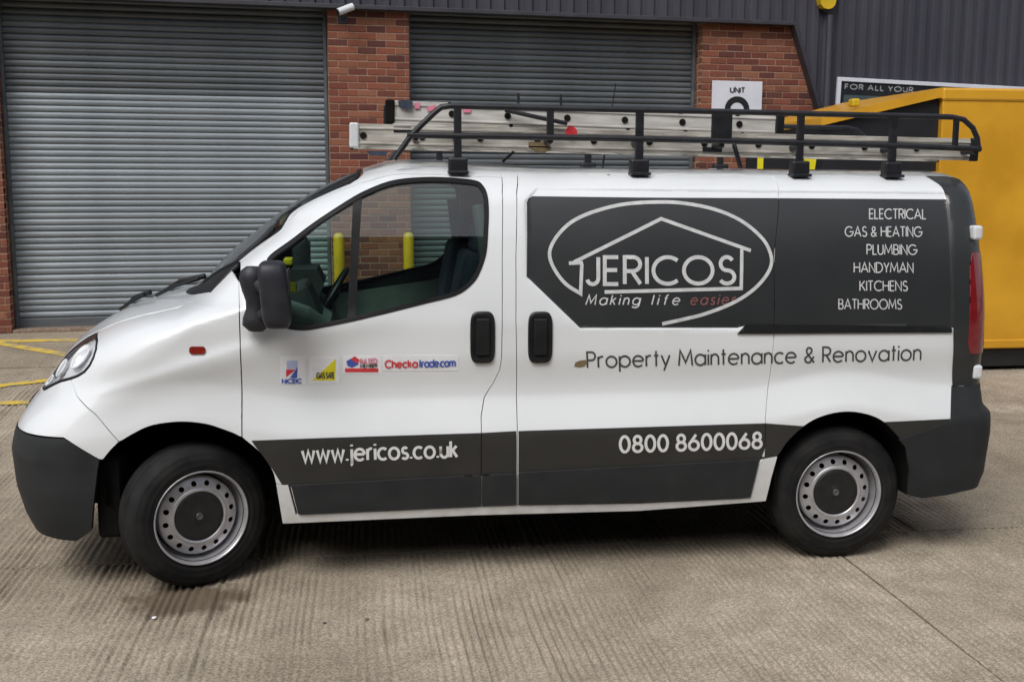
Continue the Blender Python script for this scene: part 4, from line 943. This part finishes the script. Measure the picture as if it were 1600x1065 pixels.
# ---- door mirror ----
def mirror_unit(s_):
    def mp(P): return (P[0],YC+s_*(YC-P[1]),P[2])
    root=empty('door_mirror',(0,0,0),0,vroot)
    c=on_y(430,460,-.13); mb=MB(); nu,nv=20,14; vs=[];fs=[]
    for i in range(nu):
        for j in range(nv+1):
            th=2*math.pi*i/nu; ph=-math.pi/2+math.pi*j/nv; e=.36
            sp=lambda v,p:math.copysign(abs(v)**p,v)
            x=sp(math.cos(ph),e)*sp(math.cos(th),e)*.062; y=sp(math.cos(ph),e)*sp(math.sin(th),e)*.10; z=sp(math.sin(ph),.42)*.146
            x+=.012*(z/.15)*-1; vs.append(mp((c[0]+x+ (.02 if y>0 else 0)*0,c[1]+y,c[2]+z)))
    for i in range(nu):
        for j in range(nv): fs.append((i*(nv+1)+j,((i+1)%nu)*(nv+1)+j,((i+1)%nu)*(nv+1)+j+1,i*(nv+1)+j+1))
    mb.add(vs,fs,True); mb.build('housing',M['mirror_plastic'],root)
    mb=MB(); P=[on_y(x,y,-.03) for x,y in((394,416),(394,423),(394,436),(396,452),(399,468),(400,482),(400,496),(400,508),(400,517))]
    mb.tube([mp(p) for p in P],[.022,.044,.050,.044,.037,.038,.050,.052,.028],16,flat=(.9,1.15)); mb.build('arm',M['mirror_plastic'],root)
    mb=MB(); a=on_y(395,440,-.02); b2=on_y(425,455,-.10); mb.tube([mp(a),mp(b2)],.034,12); a=on_y(400,498,-.02); b2=on_y(425,485,-.10); mb.tube([mp(a),mp(b2)],.030,12); mb.build('stay',M['mirror_plastic'],root)
    mb=MB(); mb.box(mp((c[0]+.056,c[1],c[2])),(.010,.13,.22),bev=.004); mb.build('mirror_glass',M['cabin'],root)
mirror_unit(-1); mirror_unit(1)
# ---- wipers ----
for pl in ([(188,484,1.05),(205,472,1.0),(226,461,.96)],[(244,462,.92),(275,447,.84),(311,436,.80)]):
    wr=empty('wiper',(0,0,0),0,vroot); P=[on_y(x,y-1,Y) for x,y,Y in pl]
    mb=MB(); mb.tube(P,.010,8); mb.build('blade',M['black'],wr)
    P2=[Vector(P[0])+Vector((.02,0,.012)),Vector(P[1])+Vector((.02,0,.024)),Vector(P[2])+Vector((.03,0,.012))]; mb=MB(); mb.tube(P2,[.007,.010,.015],8); mb.build('wiper_arm',M['black'],wr)
# ---- cabin ----
cab=vroot
mb=MB(); mb.prism([(.80,.95),(1.42,.90),(1.46,1.02),(1.44,1.14),(1.34,1.22),(1.15,1.29),(.98,1.30),(.85,1.27)],YC-.72,YC+.72); mb.build('dashboard',M['trim'],cab)
mb=MB(); mb.prism([(1.16,1.26),(1.36,1.20),(1.40,1.30),(1.36,1.38),(1.22,1.38)],YC+.18,YC+.58); mb.build('instrument_cowl',M['cabin'],cab)
mb=MB(); mb.box((1.30,YC-.05,1.20),(.16,.34,.26),R=Matrix.Rotation(-.4,3,'Y'),bev=.03); mb.build('centre_console',M['cabin'],cab)
mb=MB(); mb.box(on_y(451,408,.55),(.045,.10,.035),bev=.01); mb.build('yellow_pad',M['hazard_yellow'],cab)
mb=MB(); mb.box(on_y(457,449,.36),(.04,.06,.05),bev=.01); mb.build('yellow_tag',M['hazard_yellow'],cab)
sw=empty('steering_wheel',(1.42,YC+.38,1.20),0,cab); sw.rotation_euler=(0,math.radians(-58),0)
mb=MB(); mb.tube([(.19*math.cos(a),.19*math.sin(a),0) for a in np.linspace(0,2*math.pi,32,endpoint=False)],.016,10,closed=True); mb.build('rim',M['black'],sw)
mb=MB(); mb.box((0,0,-.01),(.13,.16,.05),bev=.02); mb.box((0,0,-.012),(.03,.36,.018),bev=.006); mb.box((-.09,0,-.012),(.18,.03,.018),bev=.006); mb.build('hub',M['black'],sw)
for y_ in (YC-.40,YC+.42):
    st=empty('seat',(0,0,0),0,cab); wd=.46
    mb=MB(); mb.box((1.80,y_,.78),(.52,wd,.16),bev=.05); mb.build('cushion',M['seat'],st)
    mb=MB(); mb.box((2.10,y_,1.16),(.13,wd,.72),R=Matrix.Rotation(.20,3,'Y'),bev=.05); mb.build('backrest',M['seat'],st)
    mb=MB(); mb.box((2.20,y_,1.60),(.09,.26,.18),R=Matrix.Rotation(.15,3,'Y'),bev=.035); mb.build('headrest',M['seat'],st)
mb=MB(); mb.prism([(.17,.36),(2*YC-.17,.36),(2*YC-.20,1.45),(2*YC-.30,1.80),(.30,1.80),(.20,1.45)],2.275,2.305,axis='x'); mb.build('bulkhead',M['cabin'],cab)
mb=MB(); mb.box((1.98,YC,1.885),(.6,1.05,.02)); mb.build('headlining',M['trim'],cab)
for s_ in(-1,1):
    q=[(1.30,.72),(2.2,.55),(2.2,1.30),(2.02,1.255),(1.62,1.20),(1.35,1.17),(1.14,1.16),(1.14,.95)]
    mb=MB(); y0=YC+s_*(YC-.105); y1=YC+s_*(YC-.135); mb.prism(q,min(y0,y1),max(y0,y1)); mb.build('door_trim',M['trim'],cab)
    y0=YC+s_*(YC-.12); mb=MB(); mb.tube([(2.19,y0+(-s_)*.02,1.28),(2.18,y0-s_*.05,1.5),(2.15,y0-s_*.09,1.75)],.030,8); mb.build('pillar_trim',M['trim'],cab)
mb=MB(); mb.box((.98,.30,1.12),(.30,.10,.26),bev=.04); mb.build('air_vent',M['cabin'],cab)
mb=MB(); mb.tube([(2.95,1.15,1.93),(3.02,1.15,2.40)],[.006,.003],6); mb.build('aerial',M['black'],cab)
# ---- lettering and logo on the van ----
def van_map(P,off):
    X=np.array([p[0] for p in P]); Z=np.array([p[1] for p in P]); n=normals('xz',X,Z,-1); return ev('xz',X,Z,-1)+n*off
def van_text(txt,A,B,C,hw_px,mat,par,gap=.2,space=.42,slant=0,name='lettering',base=.0046):
    """A baseline-left, B baseline-right, C cap-top-left (photo measurements put on the body surface)"""
    a,b_,c=map(np.array,(side(*A),side(*B),side(*C))); st,tw=text_strokes(txt,gap,space,slant); ux=(b_-a)/tw; uz=c-a
    lines=[[tuple(a+ux*p[0]+uz*p[1]) for p in l] for l in st]
    return stroke_mesh(lines,hw_px/325.,van_map,step=.03,base=.0038 if name=='sticker_lettering' else base).build(name,M[mat],par)
van_text('JERICOS',(917,444),(1147,443),(917,402),3.0,'letter_logo',sliding_door,gap=.22,name='logo_lettering')
def Z3(l): return [(760+x/3.227,230+y/3.227) for x,y in l]
def van_line(px,hw,mat,par,name): 
    return stroke_mesh([PX(l) if len(l)<8 else PX(l)[:2]+spline(PX(l)[1:],4)[1:] for l in px],hw/325.,van_map,step=.02,base=.0046).build(name,M[mat],par)
van_line([Z3([(415,585),(486,583)]),Z3([(440,580),(880,362),(1332,522)]),Z3([(480,588),(474,738),(400,690),(345,620),(318,550),(330,490),(380,420),(450,365),(560,320),(700,288),(870,278),(1000,285),(1150,315),(1280,370),(1380,450),(1425,520),(1435,590),(1400,660),(1330,730),(1230,790),(1100,840),(1000,865),(885,890)]),Z3([(1286,515),(1283,712),(595,730)])],2.7,'letter_logo',sliding_door,'logo_outline')
van_text('Making',(915,476),(998,476),(917,461),1.05,'letter_logo',sliding_door,gap=.42,slant=.12)
van_text('life',(1018,476),(1060,476),(1020,461),1.05,'letter_logo',sliding_door,gap=.6,slant=.12)
van_text('easier',(1078,476),(1147,475),(1080,461),1.05,'letter_red',sliding_door,gap=.42,slant=.12)
for t_,x0,x1,y0,y1 in (('ELECTRICAL',1358,1446,327,342),('GAS & HEATING',1320,1440,354.5,369.5),('PLUMBING',1354,1432,382.5,397.5),('HANDYMAN',1334,1426,410.5,425.5),('KITCHENS',1343,1417,439,454),('BATHROOMS',1310,1408,467.5,482.5)):
    van_text(t_,(x0,y1),(x1,y1+.3),(x0,y0),.95,'letter_logo',body_side,gap=.18)
van_text('Property Maintenance & Renovation',(918,574),(1438,562),(917,550),1.45,'letter_dark',body_side,gap=.2,base=.0016)
van_text('www.jericos.co.uk',(473,721),(714,713),(472,696),2.1,'letter',front_door,gap=.22)
van_text('0800 8600068',(969,705.5),(1189,699),(968.5,681.5),2.3,'letter',sliding_door,gap=.24,space=.35)
vinyl('brown_emblem',PX([(897,572),(899,566),(906,563),(915,562),(917,567),(913,572),(905,574)]),sliding_door,'brown',off=.0015,grid=.05)
# stickers on the front door
def Q(x0,y0,x1,y1): return [(x0,y1),(x1,y1),(x1,y0),(x0,y0)]
def stick(poly,mat,off,par=None,name='sticker_print'): return vinyl(name,PX(poly),par or front_door,mat,off=off,grid=.05)
s1=stick(Q(437,557,477,600),'sticker',.0012,name='sticker'); stick(Q(448,563,465,576),'lilac',.0022,s1); stick([(447,577),(447,589),(462,577)],'red',.0024,s1); stick([(453,590),(464,590),(465,573)],'blue',.0026,s1); 
van_text('NICEIC',(441,598),(471,597.5),(441,592),.9,'blue',s1,name='sticker_lettering')
s2=stick(Q(483,557,530,598),'sticker',.0012,name='sticker'); stick([(488,594),(523.5,594),(524.5,560)],'yellow_print',.0022,s2); van_text('GAS SAFE',(495,590.5),(522,590),(495,582),.8,'letter_dark',s2,name='sticker_lettering')
s3=stick(Q(536,555,596,584),'sticker',.0012,name='sticker'); stick([(541,564),(552,558),(560,563),(560,569),(550,574),(543,571)],'blue',.0022,s3); stick([(548,561),(554,556),(562,562),(558,567)],'red',.0026,s3); stick(Q(539,575,591,581),'red',.0022,s3); van_text('RATED',(563,568),(589,567),(563,561),.8,'pink',s3,name='sticker_lettering'); van_text('MEMBER',(563,574),(589,573),(563,569),.6,'letter_dark',s3,name='sticker_lettering')
s4=stick(Q(598,554,716,579),'sticker',.0012,name='sticker'); van_text('Checka',(602,574),(652,573),(602,563),1.15,'red',s4,name='sticker_lettering'); van_text('trade.com',(655,573),(711,571.5),(655,562),1.15,'blue',s4,gap=.16,name='sticker_lettering')

# ---- roof rack (bolted to the van) ----
rack=empty('roof_rack',(0,0,0),0,vroot)
YR,YF=.33,1.574
def rp(x,y,Y=YR): return Vector(on_y(x,y,Y))
def rtube(pts,r,name,seg=10): 
    mb=MB(); mb.tube(pts,r,seg); return mb.build(name,M['rack'],rack)
for Y in (YR,YF):
    def R_(x,y): 
        v=rp(x,y); return Vector((v.x,Y,v.z))
    rtube([R_(616,249),R_(628,232),R_(642,212),R_(660,194),R_(680,175),R_(690,167.5),R_(704,165.5),R_(860,169.5),R_(1128,174.5),R_(1290,178.5),R_(1488,183),R_(1506,187),R_(1520,200),R_(1527,216),R_(1529,236)],.0140,'top_rail')
    rtube([R_(636,211),R_(720,212.5),R_(1000,217),R_(1128,220),R_(1395,227.5),R_(1532,233)],.0150,'lower_rail')
    for x_,w_ in ((715,.036),(860,.034),(1000,.040),(1252,.036),(1397,.040),(1495,.026)):
        a=R_(x_,168+(x_-700)*.0185); f_=(x_-640)/890; b2=R_(x_,211+22*f_)
        foot= x_ in (715,1000,1252,1397)
        if foot: b2=Vector((a.x,Y,float(z_s(a.x,abs(Y-YC)))+.05))
        mb=MB(); mb.box((a.x,Y+.002,(a.z+b2.z)/2),(w_,.022,a.z-b2.z),bev=.004); mb.build('upright',M['rack'],rack)
        if foot:
            zr=float(z_s(a.x,abs(Y-YC))); mb=MB(); mb.box((a.x,Y,zr+.040),(.092,.06,.075),bev=.010); mb.box((a.x,Y-.01,zr+.007),(.098,.08,.014),bev=.004); mb.build('foot',M['rack'],rack)
    a=R_(1128,174); b2=R_(1128,220); mb=MB(); mb.box((a.x,Y-.004,(a.z+b2.z)/2),(.105,.012,a.z-b2.z+.02),bev=.003); mb.build('name_plate',M['rack'],rack)
for x_ in (650,715,860,1000,1128,1252,1397,1525):
    z_=rp(x_,211+22*(x_-640)/890); rtube([Vector((z_.x,YR,z_.z-.012)),Vector((z_.x,YF,z_.z-.012))],.0145,'cross_bar',8)
rtube([Vector((2.43,.98,2.205)),Vector((2.75,.70,2.13))],.008,'ladder_clamp_rod',8)

# ---- ladders on the rack ----
def ladder(name,label,x0,x1,zt0,zt1,h0,h1,yn,width,mat,holes,extra_h,capmat='hinge'):
    """x0,x1 ends; zt top z at both ends; h stile depth at both ends; yn near stile Y"""
    root=empty(name,((x0+x1)/2,yn+width/2,min(zt0-h0,zt1-h1))); tag(root,label,'ladder',group='aluminium ladders on the roof rack')
    o=Vector(root.location); sl=math.atan2(zt0-zt1,x1-x0); L=math.hypot(x1-x0,zt1-zt0); h=(h0+h1)/2
    R=Matrix.Rotation(sl,3,'Y'); c0=Vector(((x0+x1)/2,0,(zt0+zt1)/2-h/2))-Vector((o.x,0,o.z))
    for k,y in enumerate((yn,yn+width)):
        s_=-1 if k==0 else 1
        mb=MB(); yy=y-o.y
        def bx(dx,dy,dz,cx,cy,cz): mb.box(R@Vector((cx,0,cz))+c0+Vector((0,yy+cy,0)),(dx,dy,dz),R=R,bev=.0025)
        bx(L,.005,h-.012,0,0,0); bx(L,.030,.007,0,-s_*.0125,h/2-.0035); bx(L,.030,.007,0,-s_*.0125,-h/2+.0035); bx(L,.008,.010,0,s_*.004,h*.32); bx(L,.008,.010,0,s_*.004,-h*.32)
        mb.build('stile',M[mat],root)
        for e in(-1,1):
            mb=MB(); mb.box(R@Vector((e*(L/2-.006),0,0))+c0+Vector((0,yy,0)),(.045,.034,h+.008),R=R,bev=.008); mb.build('end_cap',M['black' if e>0 or k else capmat],root)
    n=len(holes)
    for hx in holes:
        dx=hx-(x0+x1)/2; mb=MB(); p=R@Vector((dx,0,0))+c0; mb.tube([p+Vector((0,yn-o.y-.001,0)),p+Vector((0,yn+width-o.y+.001,0))],.015,10,cap=False); mb.build('rung',M[mat],root)
        for (ddx,ddz,rr) in ((0,0,.017),)+tuple(extra_h):
            p=R@Vector((dx+ddx,0,ddz))+c0; mb=MB(); mb.tube([p+Vector((0,yn-o.y-.0075,0)),p+Vector((0,yn-o.y-.002,0))],rr,8); mb.build('rung_hole',M['dark'],root)
    return root
A0=on_y(551,193,.46); A1=on_y(1524,217,.46); xs_l=[A0[0]+.05+.283*i for i in range(int((A1[0]-A0[0])/.283)+1)]
lower=ladder('ladder','long dirty aluminium ladder lying lowest on the rack, poking out at both ends',A0[0],A1[0],A0[2],A1[2],.118,.105,.46,.40,'alu_dirty',xs_l,())
B0=on_y(607,157,.48); B1=on_y(1220,180,.48)
hx=[float(on_y(x,190,.48)[0]) for x in (706,793,886,976,1066,1155)]
zl=lambda x:0
lad2=ladder('ladder','shorter pale aluminium ladder stacked on top with pink stickers and a red spot',B0[0],B1[0],B0[2],B1[2],.112,.100,.48,.36,'alu',hx,((-.012,.046,.011),(.018,-.046,.010)),'dark')
# print and stickers on the upper ladder
def lad_mark(poly_px,mat,name,y0=.4690):
    P=[on_y(x,y,y0) for x,y in poly_px]; o=Vector(lad2.location); mb=MB(); mb.prism([(p[0]-o.x,p[2]-o.z) for p in P],y0-o.y,.4735-o.y); mb.build(name,M[mat],lad2)
lad_mark([(893+9*math.cos(a),207+9*math.sin(a)) for a in np.linspace(0,2*math.pi,18,endpoint=False)],'red','end_stop',.44)
lad_mark([(648,161),(656,161),(656,170),(648,170)],'pink','sticker'); lad_mark([(666,168),(680,164),(682,172),(668,174)],'pink','sticker'); lad_mark([(722,170),(736,170),(735,176),(724,176)],'pink','sticker')
lad_mark([(757,196),(780,195),(780,205),(758,206)],'alu_dirty','sticker')
def strap(x,name,lab):
    pass

for nm,pts,r_ in (('clamp_rod',[(789,172,.44),(838,183,.43),(886,193,.43)],.011),('clamp_rod',[(785,253,.60),(803,237,.60)],.007),('strap',[(1147,226,.42),(1151,240,.40),(1157,262,.40)],.012),('clamp_rod',[(810,146,1.0),(810,162,1.0)],.007),('clamp_rod',[(876,148,1.0),(877,166,1.0)],.007)):
    rtube([Vector(on_y(*q)) for q in pts],r_,nm,8)
def lad_block(ld,poly,Y,dep,mat,name):
    P=[on_y(x,y,Y) for x,y in poly]; o=Vector(ld.location); mb=MB(); mb.prism([(p[0]-o.x,p[2]-o.z) for p in P],Y-o.y,Y+dep-o.y); mb.build(name,M[mat],ld)
lad_block(lower,[(573,236),(607,236),(603,243),(578,243)],.447,.05,'seat','rubber_pad')
lad_block(lad2,[(615,198),(642,198),(642,207),(615,207)],.455,.03,'rack','guide_bracket')
lad_block(lad2,[(622,158),(632,156),(644,157),(644,169),(636,171),(624,166)],.455,.02,'seat','guide_bracket')
lad_block(lower,[(826,222),(850,222),(862,232),(850,240),(836,236),(826,230)],.452,.008,'brown','worn_bracket')
lad_block(lower,[(1098,230),(1128,231),(1128,238),(1098,237)],.450,.01,'rack','guide_bracket')
lad_block(lower,[(1504,234),(1515,235),(1515,244),(1504,243)],.450,.01,'hinge','end_tag')
# ---- yellow lorry behind the van ----
YL=4.2; gzl=gz(4.2)
def lp(x,y): return on_y(x,y,YL)
c=lp(1475,137); b0=lp(1540,545)
lorry=empty('box_lorry',(c[0]+2.0,YL+1.0,gzl)); tag(lorry,'yellow box lorry with sloping yellow canopy parked behind the van','lorry'); lo=Vector(lorry.location)
def LB(name,cx,cy,cz,dx,dy,dz,mat,bev=.02,par=None,R=None):
    mb=MB(); mb.box((cx-lo.x,cy-lo.y,cz-lo.z),(dx,dy,dz),R=R,bev=bev); return mb.build(name,M[mat],par or lorry)
xb=float(c[0]); ztop=float(c[2]); zbot=float(b0[2]); LN=4.2
LB('box_body',xb+LN/2,YL+1.0,(ztop+zbot)/2,LN,2.0,ztop-zbot,'yellow',.012)
LB('roof_trim',xb+LN/2+.005,YL+1.0,ztop-.055,LN+.03,2.03,.11,'yellow',.02)
LB('lower_trim',xb+LN/2+.005,YL+1.0,zbot+.045,LN+.02,2.03,.08,'yellow',.012)
LB('chassis',xb+LN/2,YL+1.05,(zbot+gzl)/2+.06,LN-.3,1.7,zbot-gzl-.10,'lorry_black',.02)
for wx in (xb+.9,xb+3.3):
    for wy in (YL+.22,YL+1.78):
        mb=MB(); mb.lathe([(0,-.11),(.14,-.11),(.16,-.12),(.26,-.12),(.29,-.10),(.30,-.06),(.30,.06),(.29,.10),(.26,.12),(0,.12)],32); wo=mb.build('wheel',M['tyre'],lorry); wo.location=(wx-lo.x,wy-lo.y,gz(wy)+.30-lo.z)
LB('underside_shade',xb+LN/2,YL+.06,(zbot+gzl)/2+.015,LN-.05,.03,zbot-gzl-.05,'lorry_black',.005)  # dark sheet added to stand in for the shaded underside of the lorry
t0=lp(1475,137); t1=lp(1285,190)
# cab: black flank under a sloping yellow canopy
poly=[(t1[0],t1[2]-.02),(t0[0]+.02,t0[2]-.07),(t0[0]+.02,zbot+.1),(t1[0]-.15,zbot+.1),(t1[0]-.15,1.35),(t1[0]+.02,1.9)]
mb=MB(); mb.prism([(p[0]-lo.x,p[1]-lo.z) for p in poly],YL+.06-lo.y,YL+1.94-lo.y); mb.build('cab',M['lorry_black'],lorry)
th=.085; cpoly=[(t1[0]-.01,t1[2]-.035),(t1[0]-.01,t1[2]+.03),(t0[0]-.02,t0[2]),(t0[0]+.05,t0[2]),(t0[0]+.05,t0[2]-th-.03),(t0[0]-.03,t0[2]-th)]
mb=MB(); mb.prism([(p[0]-lo.x,p[1]-lo.z) for p in cpoly],YL-lo.y,YL+2.0-lo.y); mb.build('canopy',M['yellow'],lorry)
p_=lp(1341,160); mb=MB(); mb.box((p_[0]-lo.x,YL+.08-lo.y,p_[2]-lo.z),(.075,.10,.07),bev=.02); mb.build('marker_lamp',M['bright_yellow'],lorry)
for wx in (t1[0]+.45,):
    for wy in (YL+.22,YL+1.78):
        mb=MB(); mb.lathe([(0,-.11),(.14,-.11),(.16,-.12),(.26,-.12),(.29,-.10),(.30,-.06),(.30,.06),(.29,.10),(.26,.12),(0,.12)],32); wo=mb.build('wheel',M['tyre'],lorry); wo.location=(wx-lo.x,wy-lo.y,gz(wy)+.30-lo.z)
# striped barrier seen under the ladders
q0=on_y(1182,246,3.4); q1=on_y(1284,264,3.4); bw_=float(q1[0]-q0[0]); zt_=float(q0[2])
bar=empty('hazard_barrier',(float(q0[0])+bw_/2,3.4,gz(3.4))); tag(bar,'yellow and black striped barrier board behind the van roof','barrier'); bo=Vector(bar.location)
mb=MB(); mb.box((0,0,zt_-.12-bo.z),(bw_,.03,.24),bev=.005); mb.build('board',M['lorry_black'],bar)
for k in range(2):
    xx_=-bw_/2+(.0 if k==0 else bw_*.60); w2=.05 if k==0 else .13
    mb=MB(); mb.prism([(xx_+.003,zt_-.235-bo.z),(xx_+w2,zt_-.235-bo.z),(xx_+w2+ (.0 if k==0 else .03),zt_-.004-bo.z),(xx_+.003+(.0 if k==0 else .06),zt_-.004-bo.z)],-.019,-.0155); mb.build('yellow_stripe',M['hazard_yellow'],bar)
for sx in(-1,1):
    mb=MB(); mb.box((sx*bw_*.42,.03,(zt_-bo.z)/2-.02),(.05,.025,zt_-bo.z),bev=.004); mb.build('post',M['trimdark'],bar)
    mb=MB(); mb.box((sx*bw_*.42,.03,.015),(.10,.40,.03),bev=.006); mb.build('foot',M['trimdark'],bar)
# small litter on the concrete
def pebble(x,y,r,mat,label,name,cat):
    P=on_z(x,y,0); mb=MB(); bm=bmesh.new(); bmesh.ops.create_icosphere(bm,subdivisions=2,radius=r)
    for v in bm.verts: v.co*=random.uniform(.75,1.2); v.co.z*=.45
    bm.verts.index_update(); mb.add([v.co.copy() for v in bm.verts],[[v.index for v in f.verts] for f in bm.faces],False); bm.free()
    tag(mb.build(name,M[mat],loc=(P[0],P[1],r*.3)),label,cat)
pebble(241,965,.011,'sticker','small white chip on the concrete below the front tyre stain','stone_chip','stone')
pebble(573,967,.010,'brown','small dark leaf scrap on the concrete in front of the van','leaf_scrap','leaf')
pebble(507,973,.008,'trimdark','tiny dark stone lying left of the leaf scrap','stone_chip','stone')

# ---- opposite side of the yard, mirrored in the van's window and gloss ----
opp=empty('warehouse',(2,-14,0)); tag(opp,'long grey warehouse across the yard, mirrored in the van window','building')
mb=MB(); mb.box((0,-3,4.25),(60,6,8.5)); mb.build('wall',M['clad'],opp)
mb=MB(); mb.box((0,-3,8.62),(60.6,6.6,.25),bev=.03); mb.build('roof',M['trimdark'],opp)
for k in range(-4,5):
    mb=MB(); mb.box((k*6.2,.03,1.9),(3.6,.08,3.8),bev=.01); mb.build('roller_shutter',M['slat_dark'],opp)
# finish: move every van part under the van root at its real place
for ch in list(vroot.children):
    ch.parent=van; ch.matrix_parent_inverse=van_inv
bpy.data.objects.remove(vroot)
